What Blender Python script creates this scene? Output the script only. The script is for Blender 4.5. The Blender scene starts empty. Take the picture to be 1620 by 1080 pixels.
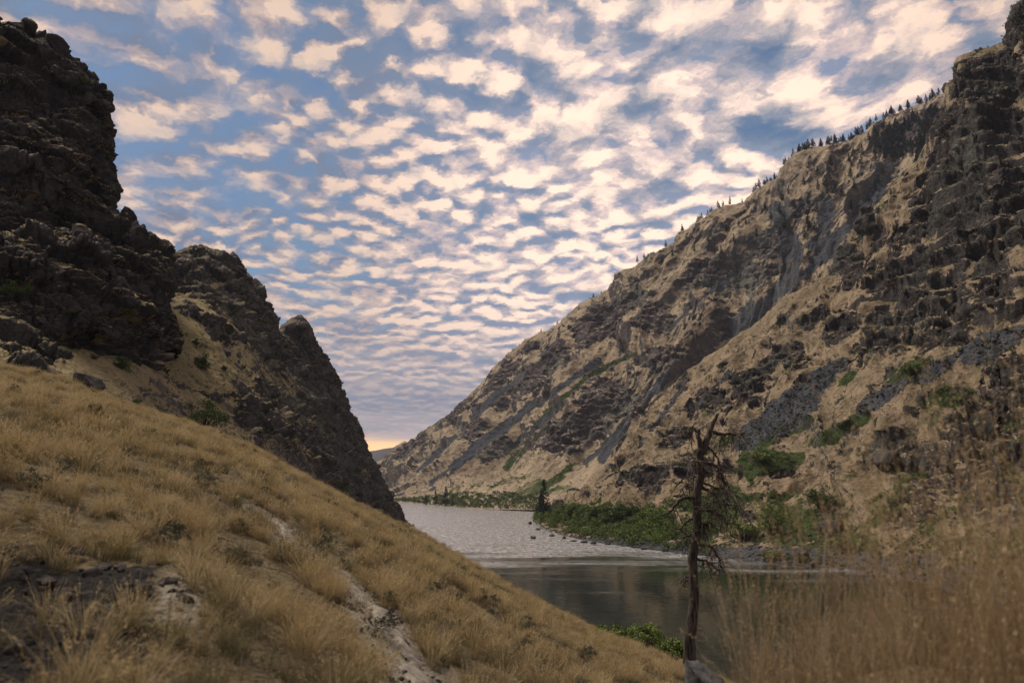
import bpy, math, random
import numpy as np
from mathutils import Vector, Matrix

Q = 1.0                                  # terrain resolution
random.seed(7)
RNG = np.random.default_rng(11)
SC = bpy.context.scene
COL = SC.collection
R = math.radians

# ------------------------------------------------------------------ survey: camera station 20 m above the river
F_PX, PITCH, EYE = 1260.0, math.atan(230 / 1260.0), 20.0
CP, SP = math.cos(PITCH), math.sin(PITCH)
CAM = np.array([0.0, 0.0, EYE])


def spot(px, py, d):
    """Point seen at (px, py) of the 1620x1080 photograph, d metres ahead."""
    X, Y = (px - 810) / F_PX, (540 - py) / F_PX
    v = np.array([X, CP - Y * SP, SP + Y * CP])
    return CAM + v * (d / v[1])


def survey(P):
    q = P - CAM
    f = np.maximum(q[..., 1] * CP + q[..., 2] * SP, 1e-3)
    u = -q[..., 1] * SP + q[..., 2] * CP
    return 810 + F_PX * q[..., 0] / f, 540 - F_PX * u / f


# ------------------------------------------------------------------ noise
def _hash(ix, iy, iz, seed):
    h = (ix.astype(np.int64) * 73856093) ^ (iy.astype(np.int64) * 19349663) ^ (iz.astype(np.int64) * 83492791) ^ (seed * 2654435761)
    h &= 0xFFFFFFFF
    h = ((h ^ (h >> 15)) * 2246822519) & 0xFFFFFFFF
    h = ((h ^ (h >> 13)) * 3266489917) & 0xFFFFFFFF
    return h ^ (h >> 16)


_G = np.array([[1, 1, 0], [-1, 1, 0], [1, -1, 0], [-1, -1, 0], [1, 0, 1], [-1, 0, 1], [1, 0, -1], [-1, 0, -1],
               [0, 1, 1], [0, -1, 1], [0, 1, -1], [0, -1, -1], [1, 1, 0], [-1, 1, 0], [0, -1, 1], [0, -1, -1]], dtype=np.float64)


def perlin(p, seed=0):
    sh = p.shape[:-1]
    p = p.reshape(-1, 3)
    i = np.floor(p).astype(np.int64)
    f = p - i
    w = f * f * f * (f * (f * 6 - 15) + 10)
    out = np.zeros(len(p))
    for dx in (0, 1):
        for dy in (0, 1):
            for dz in (0, 1):
                g = _G[_hash(i[:, 0] + dx, i[:, 1] + dy, i[:, 2] + dz, seed) & 15]
                dot = g[:, 0] * (f[:, 0] - dx) + g[:, 1] * (f[:, 1] - dy) + g[:, 2] * (f[:, 2] - dz)
                out += dot * (w[:, 0] if dx else 1 - w[:, 0]) * (w[:, 1] if dy else 1 - w[:, 1]) * (w[:, 2] if dz else 1 - w[:, 2])
    return out.reshape(sh)


def fbm(p, octv=4, seed=0, gain=0.5, lac=2.03):
    a, s, t = 1.0, 0.0, 0.0
    for k in range(octv):
        s = s + a * perlin(p * lac ** k + k * 17.3, seed + k)
        t += a
        a *= gain
    return s / t


def ridged(p, octv=4, seed=0):
    a, s, t = 1.0, 0.0, 0.0
    for k in range(octv):
        s = s + a * (1 - np.abs(perlin(p * 2.07 ** k + k * 9.1, seed + k)) * 2)
        t += a
        a *= 0.5
    return s / t


def cells(p, seed=0):
    """Jointed blocks: (random value of the block, distance to its border, tilt of its face)."""
    sh = p.shape[:-1]
    p = p.reshape(-1, 3).astype(np.float32)
    i = np.floor(p).astype(np.int64)
    b1 = np.full(len(p), 9.0, np.float32)
    b2 = np.full(len(p), 9.0, np.float32)
    hid = np.zeros(len(p), np.int64)
    off = np.zeros_like(p)
    for dx in (-1, 0, 1):
        for dy in (-1, 0, 1):
            for dz in (-1, 0, 1):
                c = i + np.array([dx, dy, dz])
                h = _hash(c[:, 0], c[:, 1], c[:, 2], seed)
                o = p - c - np.stack([(h & 1023), ((h >> 10) & 1023), ((h >> 20) & 1023)], -1).astype(np.float32) / 1023.0
                d = (o * o).sum(-1)
                near = d < b1
                b2 = np.where(near, b1, np.minimum(b2, d))
                hid = np.where(near, h, hid)
                off = np.where(near[:, None], o, off)
                b1 = np.minimum(b1, d)
    h2 = _hash(hid, hid >> 7, hid >> 13, seed + 5)
    tilt = (off * (np.stack([(h2 & 1023), ((h2 >> 10) & 1023), ((h2 >> 20) & 1023)], -1) / 511.5 - 1.0)).sum(-1)
    return ((h2 * 7919) & 0xFFFF).reshape(sh) / 65535.0, (np.sqrt(b2) - np.sqrt(b1)).reshape(sh), tilt.reshape(sh)


def sstep(a, b, x):
    t = np.clip((x - a) / (b - a), 0, 1)
    return t * t * (3 - 2 * t)


# ------------------------------------------------------------------ mesh helpers
def tag(o, label=None, cat=None, group=None, kind=None):
    for k, v in (("label", label), ("category", cat), ("group", group), ("kind", kind)):
        if v:
            o[k] = v
    return o


def link(name, me, mat=None, parent=None):
    o = bpy.data.objects.new(name, me)
    COL.objects.link(o)
    if mat is not None and me is not None:
        me.materials.clear()
        me.materials.append(mat)
    if parent is not None:
        o.parent = parent
    return o


def mesh_np(name, V, Fq, smooth=True):
    me = bpy.data.meshes.new(name)
    V = np.asarray(V, dtype=np.float32)
    Fq = np.asarray(Fq, dtype=np.int32)
    n, k = Fq.shape
    me.vertices.add(len(V))
    me.vertices.foreach_set("co", V.ravel())
    me.loops.add(n * k)
    me.loops.foreach_set("vertex_index", Fq.ravel())
    me.polygons.add(n)
    me.polygons.foreach_set("loop_start", np.arange(0, n * k, k, dtype=np.int32))
    me.polygons.foreach_set("use_smooth", np.full(n, smooth, dtype=bool))
    me.update(calc_edges=True)
    return me


def grid_faces(nu, nv, wrap=False):
    iu = np.arange(nu if wrap else nu - 1)
    iv = np.arange(nv - 1)
    a, b = np.meshgrid(iu, iv, indexing="ij")
    a2 = (a + 1) % nu
    return np.stack([a * nv + b, a2 * nv + b, a2 * nv + b + 1, a * nv + b + 1], -1).reshape(-1, 4)


def add_attr(me, name, arr):
    at = me.attributes.new(name, "FLOAT", "POINT")
    at.data.foreach_set("value", np.asarray(arr, dtype=np.float32).ravel())


def normals(P):
    du = np.gradient(P, axis=0)
    dv = np.gradient(P, axis=1)
    n = np.cross(du, dv)
    n /= np.maximum(np.linalg.norm(n, axis=-1, keepdims=True), 1e-9)
    return n


def pchip(x, y, xn):
    """Monotone cubic through y (len(x), ...) sampled at xn."""
    x = np.asarray(x, float)
    h = np.diff(x)
    sh = (-1,) + (1,) * (y.ndim - 1)
    dl = np.diff(y, axis=0) / h.reshape(sh)
    d = np.zeros_like(y)
    w1 = (2 * h[1:] + h[:-1]).reshape(sh)
    w2 = (h[1:] + 2 * h[:-1]).reshape(sh)
    ok = dl[1:] * dl[:-1] > 0
    with np.errstate(all="ignore"):
        hm = (w1 + w2) / (w1 / dl[:-1] + w2 / dl[1:])
    d[1:-1] = np.where(ok, hm, 0)
    d[0], d[-1] = dl[0], dl[-1]
    k = np.clip(np.searchsorted(x, xn) - 1, 0, len(h) - 1)
    t = ((xn - x[k]) / h[k]).reshape(sh)
    hh = h[k].reshape(sh)
    return ((2 * t ** 3 - 3 * t ** 2 + 1) * y[k] + (t ** 3 - 2 * t ** 2 + t) * hh * d[k]
            + (-2 * t ** 3 + 3 * t ** 2) * y[k + 1] + (t ** 3 - t ** 2) * hh * d[k + 1])


def loft(C, su, sv, nu, nv):
    """C (columns, rows, 3) -> fine grid (nu, nv, 3)."""
    C = np.asarray(C, float)
    A = pchip(su, C, np.linspace(su[0], su[-1], nu))
    B = pchip(sv, np.swapaxes(A, 0, 1), np.linspace(sv[0], sv[-1], nv))
    return np.swapaxes(B, 0, 1)


def blobs(PX, PY, W, items, rough=0.5, scale=20.0, seed=5):
    """Feature mask on a surveyed surface: ellipses (px, py, rx, ry, degrees) with ragged edges."""
    nz = fbm(W / scale, 5, seed, 0.68) * rough * 3.4
    m = np.zeros(PX.shape)
    for (cx, cy, rx, ry, rot) in items:
        c, s = math.cos(R(rot)), math.sin(R(rot))
        dx, dy = PX - cx, PY - cy
        a, b = (dx * c - dy * s) / rx, (dx * s + dy * c) / ry
        m = np.maximum(m, 1.0 - np.sqrt(a * a + b * b) * 0.75)
    return sstep(0.20, 0.40, m + nz * 0.5 * (m > -0.4))


def strips(PX, PY, W, items, scale=25.0, seed=8):
    """Feature mask along polylines ([(px, py), ...], half width)."""
    nz = fbm(W / scale, 6, seed, 0.72) * 2.6
    m = np.zeros(PX.shape)
    for pts, hw in items:
        for (x0, y0), (x1, y1) in zip(pts[:-1], pts[1:]):
            vx, vy = x1 - x0, y1 - y0
            t = np.clip(((PX - x0) * vx + (PY - y0) * vy) / (vx * vx + vy * vy), 0, 1)
            dist = np.hypot(PX - x0 - t * vx, PY - y0 - t * vy)
            m = np.maximum(m, 1 - dist / (2 * hw))
    return sstep(0.22, 0.78, m + nz * 0.5 * (m > 0))


# ------------------------------------------------------------------ node helpers
class NT:
    def __init__(self, tree):
        self.t = tree
        self.n = tree.nodes
        self.l = tree.links

    def node(self, typ, **kw):
        nd = self.n.new(typ)
        for k, v in kw.items():
            setattr(nd, k, v)
        return nd

    def put(self, sock, v):
        if isinstance(v, bpy.types.NodeSocket):
            self.l.new(v, sock)
        elif v is not None:
            if hasattr(sock.default_value, "__len__") and not hasattr(v, "__len__"):
                v = (v,) * len(sock.default_value)
            if hasattr(sock.default_value, "__len__") and len(sock.default_value) == 4 and len(v) == 3:
                v = (*v, 1.0)
            sock.default_value = v

    def m(self, op, a, b=None, c=None, clamp=False):
        nd = self.node("ShaderNodeMath", operation=op, use_clamp=clamp)
        self.put(nd.inputs[0], a)
        if b is not None:
            self.put(nd.inputs[1], b)
        if c is not None:
            self.put(nd.inputs[2], c)
        return nd.outputs[0]

    def v(self, op, a, b=None):
        nd = self.node("ShaderNodeVectorMath", operation=op)
        self.put(nd.inputs[0], a)
        if b is not None:
            self.put(nd.inputs[1], b)
        return nd.outputs["Value"] if op in ("DOT_PRODUCT", "LENGTH", "DISTANCE") else nd.outputs[0]

    def mix(self, f, a, b, blend="MIX"):
        nd = self.node("ShaderNodeMix", data_type="RGBA", blend_type=blend, clamp_factor=True)
        self.put(nd.inputs[0], f)
        self.put(nd.inputs[6], a)
        self.put(nd.inputs[7], b)
        return nd.outputs[2]

    def noise(self, vec, scale, detail=4, rough=0.5, dist=0.0, out=0):
        nd = self.node("ShaderNodeTexNoise")
        self.put(nd.inputs["Vector"], vec)
        self.put(nd.inputs["Scale"], scale)
        nd.inputs["Detail"].default_value = detail
        nd.inputs["Roughness"].default_value = rough
        nd.inputs["Distortion"].default_value = dist
        return nd.outputs[out]

    def voro(self, vec, scale, feature="F1", out="Distance", smooth=0.5, rand=1.0):
        nd = self.node("ShaderNodeTexVoronoi", feature=feature)
        self.put(nd.inputs["Vector"], vec)
        nd.inputs["Scale"].default_value = scale
        nd.inputs["Randomness"].default_value = rand
        if feature == "SMOOTH_F1":
            nd.inputs["Smoothness"].default_value = smooth
        return nd.outputs[out]

    def ss(self, x, a, b, lo=0.0, hi=1.0):
        nd = self.node("ShaderNodeMapRange", interpolation_type="SMOOTHSTEP")
        self.put(nd.inputs[0], x)
        for i, q in enumerate((a, b, lo, hi)):
            self.put(nd.inputs[i + 1], q)
        return nd.outputs[0]

    def attr(self, name):
        return self.node("ShaderNodeAttribute", attribute_name=name).outputs["Fac"]

    def scl(self, vec, s):
        nd = self.node("ShaderNodeVectorMath", operation="MULTIPLY")
        self.put(nd.inputs[0], vec)
        nd.inputs[1].default_value = s
        return nd.outputs[0]

    def bump(self, h, dist, strength=1.0, normal=None):
        nd = self.node("ShaderNodeBump")
        nd.inputs["Strength"].default_value = strength
        nd.inputs["Distance"].default_value = dist
        self.put(nd.inputs["Height"], h)
        if normal is not None:
            self.put(nd.inputs["Normal"], normal)
        return nd.outputs[0]


def new_mat(name, rough=0.9, spec=0.2):
    m = bpy.data.materials.new(name)
    m.use_nodes = True
    t = NT(m.node_tree)
    b = m.node_tree.nodes["Principled BSDF"]
    b.inputs["Roughness"].default_value = rough
    b.inputs["Specular IOR Level"].default_value = spec
    return m, t, b


def terrain_mat(name, fine, rock_a, rock_b, tan_a, tan_b, lichen=0.6, scree=(0.066, 0.069, 0.075), green=(0.055, 0.075, 0.022), speck=0.35):
    """Dry grass hillside with basalt, scree, green brush and bare earth; fine = smallest texture size in metres."""
    m, t, b = new_mat(name, 0.95, 0.12)
    co = t.node("ShaderNodeTexCoord").outputs["Object"]
    rk, sc_, gr, dt, tone, stk = (t.attr(a) for a in ("rock", "scree", "green", "dirt", "tone", "streak"))
    n_f = t.noise(co, 0.35 / fine, 5, 0.68)
    n_m = t.noise(co, 0.07 / fine, 5, 0.65)
    n_l = t.noise(co, 0.012 / fine, 2, 0.55)
    # rock
    rc = t.mix(t.ss(n_m, 0.36, 0.62), rock_a, rock_b)
    rc = t.mix(t.m("MULTIPLY", t.ss(t.m("ADD", n_l, t.m("MULTIPLY", n_f, 0.5)), 0.76, 0.92), lichen), rc, (0.125, 0.13, 0.105))
    rc = t.mix(t.m("MULTIPLY", t.ss(n_f, 0.46, 0.30), 0.7), rc, (0.016, 0.014, 0.014))
    vd = t.voro(t.v("ADD", co, t.scl(n_f, (fine * 2.5,) * 3)), 0.16 / fine, "DISTANCE_TO_EDGE")
    rc = t.mix(t.ss(vd, 0.05, 0.0, 0.0, 0.45), rc, (0.016, 0.014, 0.014))
    hs = t.node("ShaderNodeHueSaturation")
    t.put(hs.inputs["Color"], rc)
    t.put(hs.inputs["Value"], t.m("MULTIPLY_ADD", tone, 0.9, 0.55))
    rc = hs.outputs[0]
    # grass
    gc = t.mix(t.ss(t.m("ADD", t.m("MULTIPLY", n_l, 0.5), t.m("MULTIPLY", stk, 0.5)), 0.35, 0.65), tan_a, tan_b)
    gc = t.mix(t.ss(n_f, 0.46, 0.30, 0.0, 0.8), gc, (0.085, 0.062, 0.034))
    nmf = t.m("ADD", t.m("MULTIPLY", n_m, 0.6), t.m("MULTIPLY", n_f, 0.4))
    gc = t.mix(t.ss(nmf, 0.54, 0.61, 0.0, speck * 1.7), gc, (0.06, 0.052, 0.038))
    gc = t.mix(t.ss(n_m, 0.42, 0.30, 0.0, 0.4), gc, (0.10, 0.095, 0.04))
    # green brush, scree, earth
    gn = t.mix(t.ss(n_f, 0.35, 0.6), (green[0] * 0.45, green[1] * 0.45, green[2] * 0.45), green)
    c = t.mix(t.ss(t.m("ADD", gr, t.m("MULTIPLY_ADD", nmf, 2.2, -1.1)), 0.36, 0.70), gc, gn)
    stone = t.voro(co, 0.85 / fine, "F1", "Color")
    sv = t.node("ShaderNodeSeparateColor")
    t.put(sv.inputs[0], stone)
    sc_c = t.mix(sv.outputs[0], tuple(q * 0.65 for q in scree), tuple(q * 1.3 for q in scree))
    c = t.mix(t.ss(t.m("ADD", sc_, t.m("MULTIPLY_ADD", nmf, 2.6, -1.3)), 0.34, 0.66), c, sc_c)
    c = t.mix(t.ss(t.m("ADD", dt, t.m("MULTIPLY_ADD", n_f, 0.8, -0.4)), 0.42, 0.58), c, t.mix(n_f, (0.12, 0.10, 0.075), (0.30, 0.26, 0.20)))
    rf = t.ss(t.m("ADD", rk, t.m("MULTIPLY_ADD", nmf, 1.6, -0.8)), 0.38, 0.58)
    c = t.mix(rf, c, rc)
    t.put(b.inputs["Base Color"], c)
    t.put(b.inputs["Normal"], t.bump(t.m("ADD", n_f, t.m("MULTIPLY", n_m, 2.5)), fine * 2.6, 0.9))
    return m


# ------------------------------------------------------------------ camera
cam = bpy.data.cameras.new("camera")
cam_o = bpy.data.objects.new("camera", cam)
COL.objects.link(cam_o)
cam_o.location = CAM
cam_o.rotation_euler = (math.pi / 2 + PITCH, 0, 0)
cam.sensor_width = 36
cam.lens = 28.0
cam.clip_start = 0.05
cam.clip_end = 30000
cam.dof.use_dof = True
cam.dof.focus_distance = 120
cam.dof.aperture_fstop = 1.7
SC.camera = cam_o

# ------------------------------------------------------------------ light and sky
SUN_EL, SUN_AZ = R(58), R(-58)          # azimuth from straight ahead, negative = to the left
sun = bpy.data.lights.new("sun", "SUN")
sun.energy = 3.2
sun.angle = R(18)
sun.color = (1.0, 0.9, 0.76)
sun_o = bpy.data.objects.new("sun", sun)
COL.objects.link(sun_o)
sd = Vector((math.sin(SUN_AZ) * math.cos(SUN_EL), math.cos(SUN_AZ) * math.cos(SUN_EL), math.sin(SUN_EL)))
sun_o.rotation_euler = sd.to_track_quat("Z", "Y").to_euler()
sun_o.location = (0, 0, 300)

world = bpy.data.worlds.new("World")
SC.world = world
world.use_nodes = True
W = NT(world.node_tree)
bg = world.node_tree.nodes["Background"]
sky = W.node("ShaderNodeTexSky", sky_type="NISHITA")
sky.sun_disc = False
sky.sun_elevation = SUN_EL
sky.sun_rotation = SUN_AZ
sky.altitude = 400
D0 = W.node("ShaderNodeTexCoord").outputs["Generated"]
sx = W.node("ShaderNodeSeparateXYZ")
W.put(sx.inputs[0], D0)
zc = W.m("ADD", W.m("MAXIMUM", sx.outputs[2], 0.0), 0.15)
cb = W.node("ShaderNodeCombineXYZ")
W.put(cb.inputs[0], W.m("DIVIDE", sx.outputs[0], zc))
W.put(cb.inputs[1], W.m("DIVIDE", sx.outputs[1], zc))
P0 = cb.outputs[0]                      # place on the cloud deck
rot = W.node("ShaderNodeVectorRotate", rotation_type="Z_AXIS")
W.put(rot.inputs["Vector"], P0)
rot.inputs["Angle"].default_value = R(-24)
P = W.scl(rot.outputs[0], (0.95, 0.86, 1.0))


def n2(vec, scale, detail, rough=0.5, out=0):
    o = W.noise(vec, scale, detail, rough, 0, out)
    o.node.noise_dimensions = "2D"
    return o


def v2(vec, scale, smooth):
    o = W.voro(vec, scale, "SMOOTH_F1", "Distance", smooth)
    o.node.voronoi_dimensions = "2D"
    return o


warp = W.scl(W.v("SUBTRACT", n2(P, 3.0, 2, 0.5, 1), (0.5, 0.5, 0.5)), (0.14, 0.14, 0.0))
Pw = W.v("ADD", P, warp)
fine = W.scl(W.v("SUBTRACT", n2(P, 25, 4, 0.6, 1), (0.5, 0.5, 0.5)), (0.055, 0.055, 0.0))
Pf = W.v("ADD", Pw, fine)


def density(vec):
    mx_ = W.node("ShaderNodeMix", data_type="FLOAT")
    W.put(mx_.inputs[0], W.ss(n2(vec, 1.7, 2), 0.40, 0.58))
    W.put(mx_.inputs[2], v2(vec, 14.5, 0.40))
    W.put(mx_.inputs[3], v2(vec, 9.0, 0.40))
    puff = W.m("SUBTRACT", 1.0, mx_.outputs[0])
    nz = n2(vec, 15.0, 4, 0.55)
    return W.m("ADD", W.m("MULTIPLY", puff, 0.66), W.m("MULTIPLY", nz, 0.66))


low = n2(W.v("ADD", P, (3.1, 1.7, 0.0)), 1.3, 3, 0.5)
# more open sky to the left, closed deck ahead and to the right
side = W.ss(sx.outputs[0], -0.50, 0.05, 0.03, 0.17)
farther = W.ss(sx.outputs[2], 0.45, 0.10, 0.0, 0.08)
cover = W.m("ADD", W.m("ADD", side, farther), W.m("MULTIPLY_ADD", low, 0.62, -0.31))
den = W.m("ADD", density(Pf), cover)
den2 = W.m("ADD", density(W.v("ADD", Pf, (0.015, 0.045, 0.0))), cover)   # one step toward the light
alpha = W.ss(den, 0.48, 1.04)
veil = W.m("MULTIPLY", W.ss(den, 0.30, 0.72), W.ss(sx.outputs[0], -0.45, 0.15, 0.25, 0.9))
thick = W.ss(den, 0.95, 1.22)
relief = W.m("MULTIPLY", W.m("SUBTRACT", den, den2), 2.2)
lit = W.m("ADD", W.m("ADD", W.m("MULTIPLY_ADD", thick, -0.14, 0.47), relief), W.m("MULTIPLY_ADD", n2(Pw, 5.6, 5, 0.62), 1.9, -0.95))
glow = W.v("DOT_PRODUCT", D0, tuple(Vector(spot(1060, 320, 1.0) - CAM).normalized()))
lit = W.m("ADD", lit, W.ss(glow, 0.80, 1.0, -0.08, 0.20), clamp=True)
GAIN = 10.0
c_sh = tuple(GAIN * q for q in (0.155, 0.185, 0.26))
c_md = tuple(GAIN * q for q in (0.41, 0.325, 0.315))
c_lt = tuple(GAIN * q for q in (0.74, 0.55, 0.43))
cc = W.mix(W.ss(lit, 0.02, 0.58), c_sh, c_md)
cc = W.mix(W.ss(lit, 0.46, 1.16), cc, c_lt)
gs = W.ss(glow, 0.90, 1.0, 1.0, 1.55)
cc = W.mix(1.0, cc, W.v("ADD", W.scl(D0, (0, 0, 0)), gs), "MULTIPLY")
cc.node.clamp_result = False
blue = W.mix(1.0, sky.outputs[0], (0.50, 0.61, 0.66), "MULTIPLY")
blue = W.mix(veil, blue, tuple(GAIN * q for q in (0.195, 0.232, 0.305)))
skyc = W.mix(alpha, blue, cc)
# low cloud bank and the band of evening light under the deck
hz = W.ss(sx.outputs[2], 0.24, 0.05)
bw = W.scl(D0, (2.2, 2.2, 34.0))
band = W.noise(bw, 1.0, 4, 0.6)
bank = W.mix(W.ss(band, 0.35, 0.65), tuple(GAIN * q for q in (0.20, 0.21, 0.28)), tuple(GAIN * q for q in (0.47, 0.385, 0.38)))
skyc = W.mix(W.m("MULTIPLY", hz, 0.85), skyc, bank)
gl2 = W.v("DOT_PRODUCT", D0, tuple(Vector(spot(585, 706, 1.0) - CAM).normalized()))
ev = W.m("MULTIPLY", W.ss(gl2, 0.985, 1.0), W.ss(W.m("ADD", sx.outputs[2], W.m("MULTIPLY_ADD", band, 0.04, -0.02)), 0.068, 0.052))
skyc = W.mix(ev, skyc, tuple(GAIN * q for q in (1.20, 0.72, 0.33)))
W.put(bg.inputs["Color"], skyc)
bg.inputs["Strength"].default_value = 0.1

SC.view_settings.view_transform = "Standard"
SC.view_settings.look = "None"
SC.view_settings.exposure = 0.30
SC.view_settings.gamma = 1.0
SC.cycles.use_denoising = True
SC.cycles.max_bounces = 6
SC.cycles.diffuse_bounces = 2
SC.cycles.glossy_bounces = 3
SC.cycles.transmission_bounces = 3
SC.cycles.volume_bounces = 0
SC.cycles.caustics_reflective = False
SC.cycles.caustics_refractive = False

# ------------------------------------------------------------------ terrain materials
M_NEAR = terrain_mat("slope_ground", 0.10, (0.014, 0.012, 0.011), (0.032, 0.027, 0.023), (0.10, 0.078, 0.045), (0.16, 0.12, 0.065), lichen=0.03)  # rock tones near black: corner darkness put into the bank's colour
M_CLIFF = terrain_mat("basalt_cliff", 0.55, (0.046, 0.042, 0.041), (0.092, 0.079, 0.072), (0.29, 0.22, 0.115), (0.21, 0.165, 0.075), lichen=0.3)
M_RIDGE = terrain_mat("basalt_ridge", 0.55, (0.060, 0.056, 0.055), (0.120, 0.107, 0.098), (0.30, 0.235, 0.13), (0.22, 0.175, 0.085), lichen=0.4)
M_RIGHT = terrain_mat("canyon_side", 0.60, (0.030, 0.027, 0.026), (0.062, 0.051, 0.046), (0.30, 0.222, 0.145), (0.20, 0.152, 0.095), lichen=0.35)
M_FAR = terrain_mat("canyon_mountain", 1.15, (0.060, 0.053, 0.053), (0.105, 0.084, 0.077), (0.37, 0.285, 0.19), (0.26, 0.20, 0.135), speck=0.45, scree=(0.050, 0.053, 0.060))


def terrain_object(name, P, mat, wrap=False, **att):
    nu, nv = P.shape[:2]
    me = mesh_np(name, P.reshape(-1, 3), grid_faces(nu, nv, wrap))
    for k in ("rock", "scree", "green", "dirt", "tone", "streak"):
        add_attr(me, k, att.get(k, np.full((nu, nv), 0.5 if k in ("tone", "streak") else 0.0)))
    return tag(link(name, me, mat), kind="structure")


def rough_rock(P, mask, amp, size, seed, layer=0.0):
    """Break the masked part of a surface into jointed basalt blocks and ribs."""
    N = normals(P)
    if N[..., 2].mean() < 0:
        N = -N
    wv = np.stack([fbm(P / (size * 1.6) + k * 31.0, 3, seed + k) for k in range(3)], -1)
    dip = np.stack([P[..., 0], P[..., 1], P[..., 2] + 0.12 * P[..., 0]], -1)
    q = (dip + wv * size * 0.45) / np.array([size * 1.25, size * 1.25, size * 0.7])
    id1, e1, t1 = cells(q, seed + 11)
    id2, e2, t2 = cells(q * 2.9 + 5.0, seed + 12)
    rg = ridged(P / np.array([size * 2.0, size * 2.0, size * 3.2]), 5, seed + 20)
    id3, e3, t3 = cells(q * 7.3 + 2.0, seed + 13)
    d = amp * ((id1 - 0.5) * 0.55 + t1 * 0.80 + (id2 - 0.5) * 0.16 + t2 * 0.26 + t3 * 0.08 + (id3 - 0.5) * 0.05 + (rg - 0.5) * 0.45)
    if layer:
        ph = (dip[..., 2] + fbm(P / 26.0, 3, seed + 40) * layer * 0.9) / layer
        fr = ph - np.floor(ph)
        lay = _hash(np.floor(ph).astype(np.int64), np.floor(ph).astype(np.int64) * 3, np.floor(ph).astype(np.int64) * 7, seed)
        d = d + layer * 0.16 * (sstep(0.0, 0.10, fr) * (1 - 0.55 * fr) - 0.6 + 0.7 * ((lay & 255) / 255.0 - 0.5))
        col = ridged(np.stack([P[..., 0], P[..., 1], P[..., 2] * 0.10], -1) / 3.4, 2, seed + 50)
        d = d - 1.3 * sstep(0.72, 0.98, col) * sstep(0.1, 0.4, id1)
    d = d - amp * 0.22 * (1 - sstep(0.0, 0.06, e1)) - amp * 0.10 * (1 - sstep(0, 0.08, e2))
    return P + N * (d * mask)[..., None], np.clip(0.20 + 0.25 * id1 + 0.30 * id2 + 0.25 * id3 + 0.3 * (rg - 0.5), 0, 1)


def terrace(P, step, amt, seed, warp=0.6):
    """Ledges: flat treads and steep risers in the height, where amt says so."""
    w = fbm(P / np.array([55.0, 55.0, 40.0]), 3, seed) * step * warp * 2
    q = (P[..., 2] + w) / step
    i = np.floor(q)
    f = q - i
    f2 = np.where(f < 0.5, 0.5 * (2 * f) ** 4, 1 - 0.5 * (2 - 2 * f) ** 4)
    out = P.copy()
    out[..., 2] += (f2 - f) * step * amt
    return out


# ------------------------------------------------------------------ near grassy slope
EDGE_PX = np.array([[-300, 470], [-100, 545], [0, 583], [100, 606], [200, 642], [300, 672], [400, 714], [500, 767], [600, 817], [640, 837],
                    [750, 900], [850, 955], [950, 1002], [1060, 1042], [1200, 1105], [1500, 1240]], float)
_e = np.array([spot(a, b, 1.0) - CAM for a, b in EDGE_PX])
K2 = 0.00035


def slope_z(x, y):
    x = np.asarray(x, float)
    y = np.asarray(y, float)
    plane = 18.3 - 0.42 * x - 0.062 * y - K2 * np.where(y > 0, y * y, 0)
    ye = np.maximum(y, 4.0)
    dx = x / ye
    edge = np.interp(dx, _e[:, 0], _e[:, 2]) + 2 * 1.7 / 70
    inside = sstep(-1.0, -0.6, dx) * (1 - sstep(0.45, 0.7, dx))
    z = plane + (edge - (-0.42 * dx - 0.062)) * ye * sstep(2.0, 9.0, y) * inside
    # knoll beside the camera that carries the tall grass
    z = z + 2.05 * np.exp(-(((x - 2.6) / 1.9) ** 2 + ((y - 4.2) / 2.1) ** 2)) + 0.45 * np.exp(-(((x - 5.5) / 2.2) ** 2 + ((y - 6.5) / 2.5) ** 2))
    # bank on the other side, added to carry the dark corner's shade
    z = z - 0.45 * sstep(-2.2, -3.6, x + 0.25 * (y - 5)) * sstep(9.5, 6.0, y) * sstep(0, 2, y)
    return z


def slope_full(x, y):
    p = np.stack([x, y, np.zeros_like(x)], -1)
    z = slope_z(x, y)
    r = np.hypot(x, y)
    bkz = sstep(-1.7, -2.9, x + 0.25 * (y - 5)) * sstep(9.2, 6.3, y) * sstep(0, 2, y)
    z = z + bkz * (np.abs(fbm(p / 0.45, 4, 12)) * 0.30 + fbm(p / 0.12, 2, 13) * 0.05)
    z = z + fbm(p / 14.0, 3, 3) * 0.9 * sstep(6, 25, r) + fbm(p / 3.2, 4, 4) * 0.34 * sstep(1.5, 8, r) + fbm(p / 0.9, 3, 9) * 0.10
    return z


na, nr = int(900 * Q), int(300 * Q)
ang = np.linspace(0, 2 * math.pi, na, endpoint=False)
rad = 0.4 * (300 / 0.4) ** np.linspace(0, 1, nr)
A_, R_ = np.meshgrid(ang, rad, indexing="ij")
NX, NY = np.sin(A_) * R_, np.cos(A_) * R_
PN = np.stack([NX, NY, slope_full(NX, NY)], -1)
PN[..., 2] = np.maximum(PN[..., 2], -3.5)
npx, npy = survey(PN)
front = PN[..., 1] > 1.0


def on_slope(px, py, far=110.0):
    """First point of the near slope along the line of sight through (px, py)."""
    ds = np.geomspace(1.5, far, 1400)
    v = spot(px, py, 1.0) - CAM
    pts = CAM + v * ds[:, None]
    hit = np.nonzero(pts[:, 2] <= slope_full(pts[:, 0], pts[:, 1]))[0]
    return pts[hit[0]] if len(hit) else None


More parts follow.
